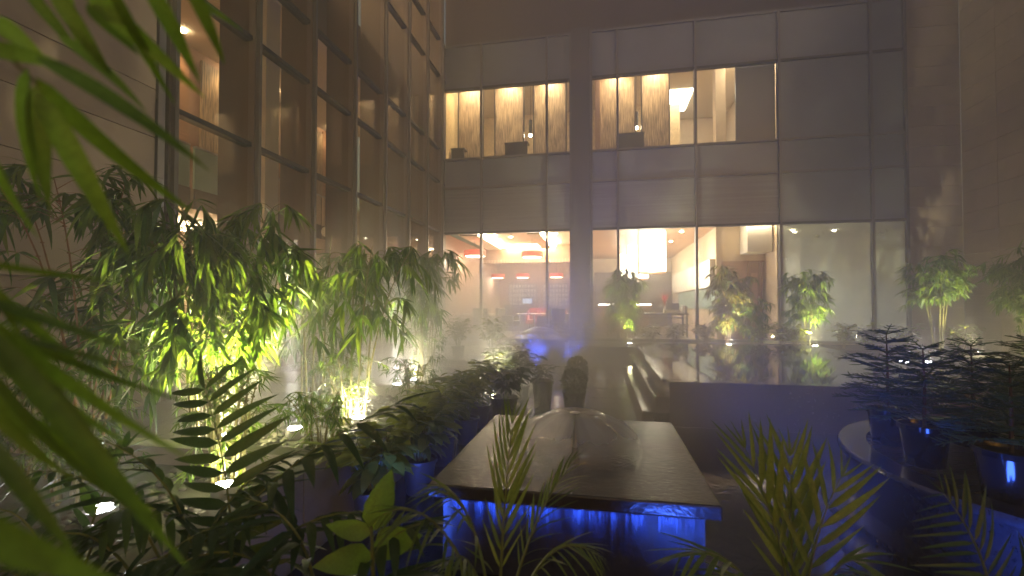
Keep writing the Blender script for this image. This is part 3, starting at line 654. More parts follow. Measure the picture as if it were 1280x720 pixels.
# ================================================================== LAMPS IN THE GARDEN
def uplight(x, y, z, e, label, tgt, col=(1, .88, .58), spot=75, white=False, r=.045, cat='garden uplights'):
    t = thing('garden_uplight', label, 'spotlight', (x, y, z), cat)
    h = MB().lathe([(r * 1.25, -.05), (r * 1.3, 0), (r * 1.3, .03), (r, .031)], (x, y, z), 20).build('housing', M['steel'], t)
    MB().lathe([(r * .95, .028), (r * .95, .036)], (x, y, z), 20).build('lens', M['lens_white'] if white else M['lens'], t)
    lamp('SPOT', t, (x, y, z + .045), e, col, tgt, spot, .7, .035)
    if not white: lamp('POINT', t, (x, y, z + .07), min(e, 90) * .10, col, size=.04)
    return t
UW = (1, .95, .88)
uplight(-2.07, 2.86, -.02, 72 * 6, 'white uplight in the bed throwing a pale beam through the mist', (-2.18, 2.88, 1.5), UW, 16, True)
uplight(-1.80, 3.22, -.02, 72 * .7, 'yellow uplight by the bed kerb under the middle bamboo', (-1.75, 3.2, 1.4), spot=125)
uplight(-2.14, 4.62, -.02, 72 * 5, 'white uplight behind the cross kerb in the far part of the bed', (-2.16, 4.65, 1.5), UW, 16, True)
uplight(-2.10, 5.0, -.02, 72 * .6, 'yellow uplight at the foot of the farthest bed bamboo', (-2.0, 5.1, 1.4), spot=80)
uplight(-1.74, 1.90, -.02, 72 * .2, 'uplight inside the low fine bamboo near the palm', (-1.9, 2.05, 1.2), spot=85)
uplight(-2.04, 1.58, -.02, 72 * .5, 'white uplight low at the left behind the palm fronds', (-.6, .5, 1.5), UW, 62, True)
uplight(-2.42, 2.60, -.02, 72 * 6.5, 'strong yellow uplight hidden under the bright bamboo clump', (-2.38, 2.5, 1.2), (1, .88, .45), 92)
uplight(-1.30, 5.45, -.10, 72 * 1.0, 'small uplight among the shrub leaves along the kerb', (-1.1, 5.6, .5), spot=100)
uplight(.62, 10.75, -.02, 72 * 4.5, 'uplight under the bamboo before the lanterns', (.55, 11.1, 1.5), (1, .92, .5), 80)
uplight(2.70, 10.75, -.02, 72 * 3.2, 'uplight under the bronze leaved bamboo by the cabinet wall', (2.74, 11.1, 1.5), (1, .9, .6), 80)
uplight(4.38, 10.75, -.02, 72 * 4, 'uplight under the bamboo before the misted panes', (4.38, 11.1, 1.5), (1, .92, .45), 80)
uplight(6.75, 9.95, -.02, 72 * 3, 'uplight under the tall bamboo by the right stone wall', (6.5, 10.6, 1.2), (1, .9, .5), 60)
uplight(6.85, 8.6, -.02, 72 * 2.6, 'uplight under the rightmost bamboo at the frame edge', (7.1, 9.4, 1.5), (1, .9, .42), 80)
uplight(4.33, 7.75, .0, 72 * .15, 'left one of twin bright lamps behind the pines', (4.1, 7.2, .4), UW, 120, True, .06)
uplight(4.62, 7.75, .0, 72 * .15, 'right one of twin bright lamps behind the pines', (4.6, 7.2, .4), UW, 120, True, .06)
# ================================================================== INTERIOR THINGS
def pendant(x, y, z, r, h, label, e):
    t = thing('pendant_lamp', label, 'lamp', (x, y, z), 'red drum pendants in the restaurant')
    MB().lathe([(r * .96, 0), (r, .01), (r, h - .01), (r * .97, h), (r * .2, h), (r * .2, h - .01), (r * .94, h - .02), (r * .94, 0)], (x, y, z), 32).build('lamp_shade', M['red'], t)
    MB().lathe([(r * .93, .012), (r * .8, -.012), (r * .3, -.02)], (x, y, z), 32).build('diffuser', M['shade_glow'], t, smooth=True)
    MB().tube([(x, y, z + h), (x, y, 2.93)], .008, 5).build('cord', M['black'], t)
    lamp('POINT', t, (x, y, z - .08), e * 2.2, (1, .85, .66), size=.15)
    return t
pendant(-2.08, 14.0, 2.33, .33, .17, 'red drum pendant hanging in the middle of the restaurant front', 20)
pendant(-3.72, 13.4, 2.33, .33, .17, 'red drum pendant hanging by the left corner mullion', 20)
for x, y, lb in ((-3.95, 17.6, 'small red pendant at the back left of the restaurant'), (-2.98, 17.6, 'small red pendant at the back middle of the restaurant'), (-1.68, 17.6, 'small red pendant at the back right beside the grey pier')):
    pendant(x, y, 1.93, .26, .15, lb, 10)
def dining_set(x, y, label, rx=.55):
    t = thing('dining_table', label, 'table', (x, y, -.02), 'restaurant tables')
    MB().lathe([(rx, .60), (rx + .01, .615), (rx, .63), (.02, .631)], (x, y, -.02), 32).build('tabletop', M['white'], t)
    MB().lathe([(.24, 0), (.24, .02), (.05, .04), (.035, .3), (.05, .598)], (x, y, -.02), 20).build('pedestal', M['steel'], t, smooth=True)
    return t
def chair(x, y, rz, m, label, grp='restaurant chairs'):
    t = thing('armchair', label, 'chair', (x, y, -.02), grp)
    c, s = math.cos(rz), math.sin(rz)
    def bx(n, x0, x1, y0, y1, z0, z1, mm):
        mb = MB().box(x0, x1, y0, y1, z0, z1); v = mb.v[0]; mb.v[0] = np.stack([x + v[:, 0] * c - v[:, 1] * s, y + v[:, 0] * s + v[:, 1] * c, v[:, 2] - .02], 1); mb.build(n, mm, t, bevel=.02)
    bx('seat', -.26, .26, -.24, .26, .28, .42, m); bx('backrest', -.28, .28, .262, .36, .28, .80, m)
    bx('armrest', -.33, -.262, -.22, .26, .28, .58, m); bx('armrest', .262, .33, -.22, .26, .28, .58, m)
    for a, b in ((-.25, -.2), (.25, -.2), (-.25, .3), (.25, .3)): bx('leg', a - .02, a + .02, b - .02, b + .02, 0, .278, M['black'])
dining_set(-2.05, 14.2, 'white round table with red napkins left of the pier'); dining_set(-3.7, 13.6, 'white round table at the left corner of the restaurant'); dining_set(-1.05, 15.0, 'white round table close behind the pier')
chair(-2.1, 15.1, 0, M['redfab'], 'red armchair behind the middle round table')
chair(-2.75, 13.9, 1.4, M['charcoal'], 'dark armchair left of the middle round table'); chair(-1.5, 13.6, -2.2, M['charcoal'], 'dark armchair close to the window right of the middle table')
chair(-3.2, 13.0, 2.6, M['charcoal'], 'dark armchair close to the left corner window')
tag(box('sideboard', M['charcoal'], None, -3.3, -2.1, 15.6, 15.95, -.02, .88), 'dark sideboard standing under the ceiling beam in the restaurant', 'sideboard')
mo = thing('monitor', 'lit till screen standing on the dark sideboard', 'monitor', (-2.5, 15.7, .88))
box('bezel', M['black'], mo, -2.68, -2.32, 15.71, 15.74, .90, 1.12); box('display', M['screen'], mo, -2.66, -2.34, 15.704, 15.709, .92, 1.10); box('stand', M['black'], mo, -2.54, -2.46, 15.66, 15.78, .881, .899)
for i, (x, y) in enumerate(((-2.2, 14.05), (-1.95, 14.3), (-1.85, 14.02), (-3.6, 13.5), (-1.1, 14.8), (-.95, 15.1))):
    nap = MB().lathe([(.05, 0), (.035, .05), (.015, .11)], (x, y, .611), 8).build('napkin', M['redfab'], None)
    tag(nap, ('folded red napkin at left on the middle round table', 'folded red napkin at back on the middle round table', 'folded red napkin at right on the middle round table', 'folded red napkin on the table in the left corner', 'folded red napkin at front on the table behind the pier', 'folded red napkin at back on the table behind the pier')[i], 'napkin', 'red napkins')
# reception lanterns
for i, (x, y, lb) in enumerate(((1.39, 13.6, 'nearest large glowing box lantern with a square lattice'), (1.22, 16.6, 'second glowing box lantern behind the nearest one'), (1.08, 19.2, 'farthest glowing box lantern by the dark drape'))):
    t = thing('box_lantern', lb, 'lantern', (x, y, 1.80), 'box lanterns over the reception')
    hw = .36; z0, z1 = 1.78, 2.90
    box('paper_body', M['lantern'], t, x - hw + .012, x + hw - .012, y - hw + .012, y + hw - .012, z0 + .02, z1)
    g = MB(); ng = 12
    for k in range(ng + 1):
        u = -hw + 2 * hw * k / ng
        g.box(x + u - .0035, x + u + .0035, y - hw, y - hw + .011, z0, z1); g.box(x - hw, x - hw + .011, y + u - .0035, y + u + .0035, z0 + .001, z1 - .001)
    for k in range(18):
        z = z0 + (z1 - z0) * k / 17
        g.box(x - hw - .002, x + hw, y - hw - .002, y - hw + .008, z - .0035, z + .0035); g.box(x - hw - .001, x - hw + .009, y - hw, y + hw, z - .003, z + .003)
    g.build('lattice', M['wall_cream'], t)['kind'] = 'stuff'
    lamp('POINT', t, (x, y - hw - .08, z0 - .12), 55, (1, .86, .62), size=.2)
    box('bottom_frame', M['doorwood'], t, x - hw - .01, x + hw + .01, y - hw - .01, y + hw + .01, z0 - .03, z0 - .001)
# counter table, screen, flowers
ct = thing('counter_table', 'long dark framed counter before the reception drape', 'counter', (1.4, 13.7, -.02))
box('top', M['black'], ct, .1, 2.35, 13.35, 14.1, .60, .64); box('rail', M['black'], ct, .16, 2.29, 13.40, 13.43, .50, .53)
for x in (.14, 2.27):
    for y in (13.38, 14.03): piece('leg', M['black'], ct, x, x + .045, y, y + .045, -.02, .599)
tag(box('reception_desk', M['wall_brown'], None, -.2, 1.5, 15.4, 16.0, -.02, .70), 'brown reception desk below the white light strip', 'desk')
st = tag(box('light_strip', M['counter_strip'], None, -.1, 1.55, 15.30, 15.38, .86, .91), 'white glowing strip along the reception desk edge', 'light')
tag(box('back_panel', M['doorwood'], None, -.12, 1.56, 15.385, 15.45, .70, .93), 'dark panel carrying the white glowing strip', 'panel')
mo = thing('monitor', 'flat monitor on the counter beside red flowers', 'monitor', (2.0, 13.7, .64))
box('display', M['pot_grey'], mo, 1.82, 2.14, 13.72, 13.75, .70, .92); box('stand', M['steel'], mo, 1.93, 2.03, 13.68, 13.78, .641, .699)
tray = tag(box('storage_box', M['wall_cream'], None, 1.70, 2.15, 13.45, 13.65, .642, .73), 'small cream box on the counter in front of the monitor', 'box')
fl = thing('flower_vase', 'slim vase of red flowers on the counter', 'flowers', (1.78, 13.9, .641))
MB().lathe([(.04, 0), (.055, .06), (.03, .16), (.04, .2)], (1.78, 13.9, .641), 16).build('vase', M['white'], fl, smooth=True)
random.seed(3); fm = [frame((1.78, 13.9, .83), (rnd(-.25, .25), rnd(-.25, .25), 1), scale=rnd(.2, .45)) for _ in range(26)]
merged('petals', fm, [BL[i % 4] for i in range(26)], M['redfab'], fl)
for i, (x, lb) in enumerate(((2.22, 'white carton on the counter right of the monitor'), (2.30, 'grey jar at the counter end'))): tag(MB().lathe([(.06, 0), (.06, .2), (.04, .22)], (x, 13.6 + .15 * i, .641), 6 + 10 * i).build('carton' if i == 0 else 'jar', M['white'] if i == 0 else M['pot_grey'], None), lb, 'container')
# first floor screens and desks behind the rear panes
for i, y in enumerate((13.6, 15.6, 17.8)):
    tag(MB().lathe([(.05, 0), (.05, .02)], (2.2, y, 2.905), 14).build('downlight', M['down'], None), ('nearest', 'middle', 'farthest')[i] + ' downlight over the cream cabinets', 'downlight', 'cabinet downlights')
    lamp('SPOT', None, (2.2, y, 2.89), 60, (1, .84, .6), (2.9, y, 1.2), 110, 1, .05)
scr = [(-4.06, -3.30), (-2.98, -2.12), (-1.86, -.93), (-.05, .92), (1.06, 1.80)]
nm = ['beaded screen at the left end of the upper windows', 'widest beaded screen, second from left upstairs', 'beaded screen just left of the grey pier upstairs', 'beaded screen just right of the grey pier upstairs', 'beaded screen at the right end, beside the bright ceiling light']
for (x0, x1), lb in zip(scr, nm):
    t = thing('hanging_screen', lb, 'screen', ((x0 + x1) / 2, 12.8, 4.85), 'beaded screens upstairs')
    box('panel', M['curtain'], t, x0 + .03, x1 - .03, 12.78, 12.83, 4.72, 7.3)
    for x in (x0, x1 - .028): piece('side_frame', M['black'], t, x, x + .028, 12.76, 12.85, 4.6, 7.3)
    xm = (x0 + x1) / 2
    MB().lathe([(.035, 0), (.035, .05)], (xm, 12.36, 7.345), 12).build('spotlight_disc', M['down'], t)
    lamp('SPOT', t, (xm, 12.36, 7.32), 95, (1, .76, .46), (xm, 12.78, 5.9), 125, 1, .03)
for x0, x1, z1, lb in ((-4.15, -3.78, 5.26, 'dark desk at the left end of the upper windows'), (-2.60, -1.98, 5.32, 'dark desk before the wide upper screen'), (.42, 1.10, 5.36, 'dark desk right of the pier upstairs')):
    t = thing('desk', lb, 'desk', ((x0 + x1) / 2, 12.55, 4.0), 'dark desks upstairs')
    box('front_panel', M['black'], t, x0, x1, 12.45, 12.50, 3.96, z1); box('top', M['black'], t, x0 - .02, x1 + .02, 12.44, 12.74, z1 + .001, z1 + .03)
tag(box('low_cabinet', M['black'], None, -2.98, -.95, 12.84, 13.1, 3.96, 4.93), 'long low black cabinet behind the screens left of the pier', 'cabinet')
tag(box('low_cabinet', M['black'], None, -.05, 1.8, 12.84, 13.1, 3.96, 4.93), 'long low black cabinet behind the screens right of the pier', 'cabinet')
for x, y, lb in ((-2.02, 13.3, 'slim black tube pendant between the left upper screens'), (.98, 13.3, 'slim black tube pendant between the right upper screens')):
    t = thing('tube_pendant', lb, 'lamp', (x, y, 5.85), 'black tube pendants upstairs')
    MB().lathe([(.045, 0), (.05, .01), (.05, .42), (.01, .43)], (x, y, 5.85), 16).build('tube', M['black'], t); MB().lathe([(.042, -.06), (.048, -.001), (.01, .002)], (x, y, 5.85), 16).build('bulb', M['down'], t, smooth=True)
    MB().tube([(x, y, 6.28), (x, y, 7.395)], .006, 4).build('cord', M['black'], t)
# lit ceilings inside; panels behind the screens are added to brighten the wall
def ceiling_panel(x0, x1, y0, y1, z, label, m='panel_light'):
    return tag(box('glow_panel', M[m], None, x0, x1, y0, y1, z - .03, z), label, 'ceiling light', 'ceiling lights indoors')
for x0, x1, l in ((-3.9, -3.4, 'leftmost'), (-2.85, -2.25, 'left middle'), (-1.7, -1.1, 'middle'), (.1, .75, 'right middle'), (1.2, 1.7, 'rightmost')):
    ceiling_panel(x0, x1, 13.1, 13.35, 7.395, l + ' added warm light panel hidden behind the upper beaded screens')
ceiling_panel(1.95, 2.75, 14.6, 16.2, 7.395, 'bright slanting ceiling light seen beside the last upper screen', 'lantern')
ceiling_panel(3.45, 4.1, 12.4, 13.4, 7.395, 'warm ceiling light behind the upstairs column')
ceiling_panel(3.2, 4.1, 12.25, 12.34, 2.935, 'warm light strip above the door corner')
for i, (x, y) in enumerate(((4.5, 13.6), (5.15, 13.9), (5.35, 14.3), (6.3, 14.2))):
    t = MB().lathe([(.05, 0), (.05, .02)], (x, y, 2.91), 14).build('downlight', M['down'], None); tag(t, ('leftmost downlight behind the misted panes', 'second downlight from left behind the misted panes', 'third downlight from left behind the misted panes', 'rightmost downlight behind the misted panes')[i], 'downlight', 'downlights behind misted panes')
    lamp('SPOT', t, (x, y, 2.90), 45, (.93, .96, 1), (x, y, 0), 130, 1, .04)
for i, (x, y) in enumerate(((-3.7, 12.9), (-3.1, 13.3), (-2.7, 13.8), (-2.3, 12.8), (-1.3, 13.4), (-.8, 12.8))):
    tag(MB().lathe([(.05, 0), (.05, .02)], (x, y, 2.925), 14).build('downlight', M['down'], None), ('downlight above the left corner table', 'downlight second from the left in the restaurant ceiling', 'downlight third from the left in the restaurant ceiling', 'downlight close to the window near the middle pendant', 'downlight right of the middle pendant', 'downlight nearest the grey pier')[i], 'downlight', 'restaurant downlights')
# ================================================================== PLANTS
random.seed(11)
G = 'bamboo in the left bed'
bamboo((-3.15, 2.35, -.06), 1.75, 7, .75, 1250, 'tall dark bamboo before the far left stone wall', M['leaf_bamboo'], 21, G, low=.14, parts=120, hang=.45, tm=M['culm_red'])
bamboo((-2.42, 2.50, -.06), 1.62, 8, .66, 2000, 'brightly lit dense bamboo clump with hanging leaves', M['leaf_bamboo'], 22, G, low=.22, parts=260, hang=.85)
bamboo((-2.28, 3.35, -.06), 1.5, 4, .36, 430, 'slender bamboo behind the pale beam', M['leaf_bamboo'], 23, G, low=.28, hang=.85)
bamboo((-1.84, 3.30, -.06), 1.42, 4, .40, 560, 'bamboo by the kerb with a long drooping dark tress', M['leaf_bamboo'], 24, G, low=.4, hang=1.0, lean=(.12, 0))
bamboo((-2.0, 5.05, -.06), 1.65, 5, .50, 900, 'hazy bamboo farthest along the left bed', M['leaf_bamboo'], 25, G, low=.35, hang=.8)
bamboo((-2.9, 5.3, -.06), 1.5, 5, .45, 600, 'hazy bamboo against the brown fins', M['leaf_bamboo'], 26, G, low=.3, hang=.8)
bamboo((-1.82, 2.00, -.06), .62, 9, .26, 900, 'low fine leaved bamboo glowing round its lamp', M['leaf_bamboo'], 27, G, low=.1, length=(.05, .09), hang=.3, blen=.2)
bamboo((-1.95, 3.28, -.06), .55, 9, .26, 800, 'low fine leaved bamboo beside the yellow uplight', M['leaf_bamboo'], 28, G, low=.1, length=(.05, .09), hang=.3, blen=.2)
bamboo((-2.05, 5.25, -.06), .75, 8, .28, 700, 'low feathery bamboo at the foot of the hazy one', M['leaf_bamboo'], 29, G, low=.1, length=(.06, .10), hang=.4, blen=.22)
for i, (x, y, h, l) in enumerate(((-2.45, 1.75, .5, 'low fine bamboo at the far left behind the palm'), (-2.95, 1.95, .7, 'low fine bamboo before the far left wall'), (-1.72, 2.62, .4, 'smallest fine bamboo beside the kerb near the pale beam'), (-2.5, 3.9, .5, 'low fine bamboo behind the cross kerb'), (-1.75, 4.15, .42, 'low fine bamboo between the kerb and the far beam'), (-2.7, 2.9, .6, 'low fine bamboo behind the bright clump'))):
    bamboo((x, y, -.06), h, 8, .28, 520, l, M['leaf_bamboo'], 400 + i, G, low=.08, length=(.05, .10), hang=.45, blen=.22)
G = 'bamboo along the rear facade'
bamboo((.52, 11.2, -.04), 1.80, 7, .46, 2300, 'leafy bamboo before the lanterns', M['leaf_bamboo'], 31, G, low=.12, hang=.7)
bamboo((2.78, 11.2, -.04), 1.80, 7, .50, 2400, 'bronze tinted bamboo before the cabinet wall', M['leaf_red'], 32, G, low=.12, hang=.7, tm=M['culm_red'])
bamboo((4.38, 11.2, -.04), 1.75, 6, .50, 1700, 'yellow lit bamboo before the misted panes', M['leaf_bamboo'], 33, G, low=.22, hang=.7)
bamboo((6.52, 10.6, -.04), 1.95, 6, .66, 2200, 'tall bamboo between the last pane and right stone wall', M['leaf_bamboo'], 34, G, low=.42, hang=.6, lean=(-.1, 0))
bamboo((7.05, 9.3, -.04), 1.75, 6, .62, 2200, 'bamboo cut by the right edge of the picture', M['leaf_bamboo'], 35, G, low=.35, hang=.6)
bamboo((6.75, 8.7, -.04), .8, 9, .4, 800, 'low fine bamboo below the rightmost one', M['leaf_bamboo'], 36, G, low=.1, length=(.07, .12), hang=.5, blen=.25)
bamboo((3.25, 11.0, -.04), 1.2, 4, .3, 420, 'small bamboo before the brown door', M['leaf_bamboo'], 37, G, low=.15, hang=.7)
# shrubs along the facade foot
random.seed(5)
lb = ['left of the far fountain', 'behind the far fountain', 'right behind the far fountain', 'below the grey pier', 'beside the lantern bamboo', 'under the counter table', 'left of the bronze bamboo', 'right of the bronze bamboo', 'below the door', 'left of the yellow lit bamboo', 'under the wide misted pane', 'right under the wide misted pane', 'under the narrow misted pane', 'at the foot of the stone corner']
xs = [-3.3, -2.4, -.95, -.35, 1.05, 1.6, 2.2, 3.3, 3.8, 4.05, 4.95, 5.5, 6.1, 6.9]
for i, (x, l) in enumerate(zip(xs, lb)):
    shrub('low_shrub', 'low leafy shrub ' + l, 'shrub', (x, 10.75 + rnd(-.2, .25), -.045), .36, .52, 190, M['leaf_red'] if i % 4 == 2 else M['leaf_broad'], 100 + i, 'low shrubs along the facade', (.06, .13), stems=8)
# row of potted plants between the kerb and the pond
row = [(-1.22, 2.35, 'yellow green potted shrub nearest the camera in the kerb row', .24, .34, (.09, .15)), (-1.16, 2.85, 'potted shrub second in the kerb row with pale leaves', .24, .38, (.09, .15)), (-1.20, 3.40, 'potted heart leaved plant third in the kerb row', .22, .46, (.10, .15)),
       (-1.17, 3.95, 'bushy potted shrub fourth in the kerb row', .26, .44, (.07, .12)), (-1.20, 4.5, 'bushy potted shrub fifth in the kerb row', .27, .45, (.07, .12)), (-1.18, 5.1, 'bushy potted shrub sixth in the kerb row', .27, .46, (.07, .12)), (-1.22, 5.75, 'bushy potted shrub lit from within near the end of the kerb row', .30, .50, (.07, .12)), (-1.3, 6.5, 'potted shrub at the far end of the kerb row', .3, .5, (.07, .12)),
       (-1.75, 7.3, 'hazy potted shrub beyond the kerb row', .3, .5, (.08, .12)), (-2.4, 7.6, 'hazy potted shrub standing near the left fins', .3, .5, (.08, .12))]
for i, (x, y, l, r_, h_, sz) in enumerate(row):
    shrub('potted_plant', l, 'potted plant', (x, y, -.352 if x > -1.38 else -.06), r_, h_, 190, M['leaf_broad'], 200 + i, 'potted plants along the kerb', sz, M['pot_grey'], .11, .22, stems=8)
shrub('potted_plant', 'dark bushy potted plant left behind the near fountain', 'potted plant', (-1.02, 4.85, -.352), .26, .36, 230, M['leaf_dark'], 231, None, (.08, .14), M['pot_black'], .15, .24, stems=8)
shrub('potted_plant', 'tall dark potted plant beside the bushy one behind the fountain', 'potted plant', (-.98, 5.5, -.352), .24, .42, 200, M['leaf_dark'], 234, None, (.08, .14), M['pot_black'], .13, .26, stems=7)
shrub('potted_plant', 'small potted plant with upright leaves in a tall black pot', 'potted plant', (-.66, 5.25, -.352), .15, .22, 60, M['leaf_dark'], 232, None, (.07, .12), M['pot_black'], .12, .36, stems=5)
def topiary(x, y, r, h, label, seed):
    random.seed(seed); t = thing('ball_shrub', label, 'shrub', (x, y, -.352), 'clipped ball shrubs')
    MB().lathe([(.09, 0), (.13, h - .01), (.14, h), (.12, h), (.115, h - .02)], (x, y, -.352), 24).build('pot', M['pot_black'], t)
    MB().tube([(x, y, -.352 + h - .02), (x, y, -.352 + h + r)], .012, 6).build('stem', M['bark'], t)
    ms = []; ks = []; c = Vector((x, y, -.352 + h + r * .8))
    for _ in range(900):
        d = Vector((random.gauss(0, 1), random.gauss(0, 1), random.gauss(0, 1))).normalized(); q = c + d * r * rnd(.72, 1.0) * Vector((1, 1, 1)).x
        ms.append(frame(q, d + Vector((rnd(-.6, .6), rnd(-.6, .6), rnd(-.2, .7))), roll=rnd(-1, 1), scale=rnd(.025, .045))); ks.append(random.randrange(3))
    merged('foliage', ms, [BR[k] for k in ks], M['leaf_dark'], t)
topiary(-.30, 5.15, .135, .26, 'nearest dark clipped ball shrub behind the fountain', 41)
topiary(-.31, 5.75, .135, .26, 'middle dark clipped ball shrub in the short row', 42)
topiary(-.33, 6.4, .135, .26, 'farthest dark clipped ball shrub in the short row', 43)
# norfolk pines in glossy pots on the round planter
def pine(x, y, H, Rr, potR, potH, label, seed, tiers=8, z=-.021):
    random.seed(seed); t = thing('potted_pine', label, 'potted pine', (x, y, z), 'potted pines on the round planter'); 
    MB().lathe([(potR * .76, 0), (potR * .78, .008), (potR * .98, potH * .88), (potR * 1.07, potH * .885), (potR * 1.08, potH), (potR * .98, potH), (potR * .95, potH * .9)], (x, y, z), 36).build('pot', M['pot_black'], t, smooth=True)
    MB().lathe([(potR * .95, potH * .9), (.01, potH * .93)], (x, y, z), 20).build('soil', M['soil'], t)
    zb = z + potH * .9; MB().tube([(x, y, zb), (x + .005, y, zb + H * .5), (x, y, zb + H)], [.010, .007, .003], 6).build('trunk', M['bark'], t, smooth=True)
    for ti in range(tiers):
        u = ti / (tiers - 1); zz = zb + H * (.16 + .82 * u); L0 = Rr * (1 - .62 * u ** 1.3); nb = 6 if ti < tiers - 1 else 4; a0 = rnd(0, 1)
        for b in range(nb):
            az = a0 + 2 * math.pi * b / nb + rnd(-.12, .12); L = L0 * rnd(.85, 1.1); o = Vector((math.cos(az), math.sin(az), 0)); sd = Vector((-o.y, o.x, 0))
            p0 = Vector((x, y, zz)); p2 = p0 + o * L + Vector((0, 0, L * (rnd(-.12, .22) + .45 * u) - .02)); p1 = p0.lerp(p2, .5) + Vector((0, 0, L * .08))
            mb = MB()
            def needle_cord(A, Bm, C_, r):
                pts = [bez(A, Bm, C_, i / 6) for i in range(7)]; mb.tube(pts, [r * .8, r, r, r, r * .9, r * .8, r * .35], 5)
                ln = (pts[-1] - pts[0]).length; k = max(6, int(ln / .008))
                for i in range(k):
                    q = bez(A, Bm, C_, (i + .5) / k); dd = (C_ - A).normalized(); an = rnd(0, 6.28); pr = dd.orthogonal().normalized(); pq = dd.cross(pr)
                    n_ = (pr * math.cos(an) + pq * math.sin(an)); e = q + n_ * r * 2.6 + dd * r * 2.2; wv = dd.cross(n_) * r * .5
                    mb.add([q - wv, q + wv, e], [(0, 1, 2)])
            needle_cord(p0, p1, p2, .0036)
            m_ = max(3, int(L / .036))
            for i in range(m_):
                uu = .28 + .66 * i / m_; q = bez(p0, p1, p2, uu); l2 = L * .46 * rnd(.7, 1.1) * (1 - uu * .65)
                for sg in (-1, 1):
                    e = q + (o * .75 + sd * sg) * l2 * rnd(.75, 1.1) + Vector((0, 0, l2 * rnd(-.15, .35))); needle_cord(q, q.lerp(e, .5) + Vector((0, 0, -l2 * .06)), e, .0030)
            mb.build('branch', M['needle'], t)
P_ = [(1.78, 3.36, .50, .30, .105, .22, 'pine in the leftmost pot at the back of the rim'), (1.74, 2.95, .44, .30, .112, .22, 'pine in the second pot along the rim'), (1.80, 2.48, .40, .30, .125, .23, 'pine in the nearest and largest pot at the rim'),
      (2.28, 3.42, .50, .34, .13, .14, 'pine behind the rim pots, second top from the left'), (2.75, 3.62, .52, .34, .13, .14, 'pine far back on the deck, third top from the left'), (2.30, 2.85, .36, .32, .13, .16, 'low pine in the middle of the deck'), (2.75, 2.95, .36, .32, .13, .16, 'low pine toward the right of the deck'), (2.45, 2.40, .30, .30, .13, .18, 'low pine at the right edge near the camera'), (3.2, 3.3, .5, .34, .13, .15, 'pine at the far right of the deck')]
for i, p in enumerate(P_): pine(*p, seed=300 + i)
shrub('broadleaf_plant', 'dark broad leaved plant rising at the right behind the pines', 'plant', (3.05, 3.75, -.021), .34, .42, 46, M['leaf_dark'], 330, None, (.18, .30), M['pot_black'], .13, .16, stems=6, kinds=LFB)
shrub('broadleaf_plant', 'green broad leaved plant at the right frame edge', 'plant', (3.3, 2.55, -.021), .30, .32, 40, M['leaf_broad'], 331, None, (.14, .22), M['pot_black'], .13, .14, stems=6, kinds=LFB)
# ---- near palms and broad leaved plants at the lower edge
def palm(name, label, cat, base, fr, lm, kinds, key, group=None):
    t = thing(name, label, cat, base, group); random.seed(len(label))
    for a, b, c, n, L, kw in fr: frond(t, a, b, c, n, L, lm, kinds, key, **kw)
    return t
palm('palm', 'dark leafy palm at lower left with a raised feather frond', 'palm', (-1.227, 1.138, -0.053), [
    ((-1.033, 1.175, -0.030), (-1.042, 1.174, 0.343), (-1.188, 1.217, 0.595), 13, .20, dict(droop=.22, start=.15, up=(.15, -1, .15), spreadang=1.2, even=True, fwd=.55)),
    ((-1.227, 1.138, -0.053), (-0.918, 1.045, 0.420), (-0.550, 1.167, 0.583), 13, .185, dict(droop=.45, start=.25, even=True, fwd=.8)),
    ((-1.193, 1.145, -0.053), (-1.259, 1.081, 0.451), (-1.622, 1.011, 0.384), 14, .16, dict(droop=.8, start=.2)),
    ((-1.105, 1.111, -0.020), (-1.041, 1.072, 0.402), (-1.284, 0.974, 0.513), 12, .15, dict(droop=.6, start=.3)),
    ((-1.215, 1.089, 0.003), (-1.284, 0.974, 0.378), (-1.386, 0.904, 0.239), 11, .14, dict(droop=.8, start=.2)),
    ((-1.020, 1.076, 0.014), (-0.763, 1.024, 0.378), (-0.525, 1.019, 0.361), 12, .14, dict(droop=.7, start=.2)),
    ((-1.127, 1.106, -0.020), (-1.147, 1.153, 0.319), (-0.882, 1.256, 0.420), 12, .14, dict(droop=.5, start=.3)),
    ((-1.203, 0.990, 0.047), (-1.075, 0.964, 0.299), (-0.786, 0.969, 0.361), 11, .13, dict(droop=.6, start=.2))], M['leaf_palm'], LFB, 'lfb')
palm('palm', 'dark arching palm in the lower left corner before the white lamp', 'palm', (-1.446, 1.045, -0.087), [
    ((-1.446, 1.045, -0.087), (-1.523, 1.030, 0.361), (-1.655, 0.954, 0.294), 12, .16, dict(droop=.8, start=.25, even=True)),
    ((-1.435, 1.047, -0.087), (-1.413, 1.051, 0.384), (-1.136, 1.054, 0.294), 12, .16, dict(droop=.7, start=.25, even=True)),
    ((-1.457, 1.043, -0.087), (-1.467, 1.092, 0.249), (-1.453, 1.196, 0.405), 11, .15, dict(droop=.4, start=.25, even=True)),
    ((-1.435, 1.047, -0.087), (-1.232, 1.035, 0.251), (-0.979, 1.033, 0.192), 11, .15, dict(droop=.7, start=.25, even=True)),
    ((-1.452, 1.044, -0.087), (-1.507, 0.982, 0.208), (-1.568, 0.919, 0.151), 10, .15, dict(droop=.7, start=.25, even=True))], M['leaf_palm'], LFB, 'lfb')
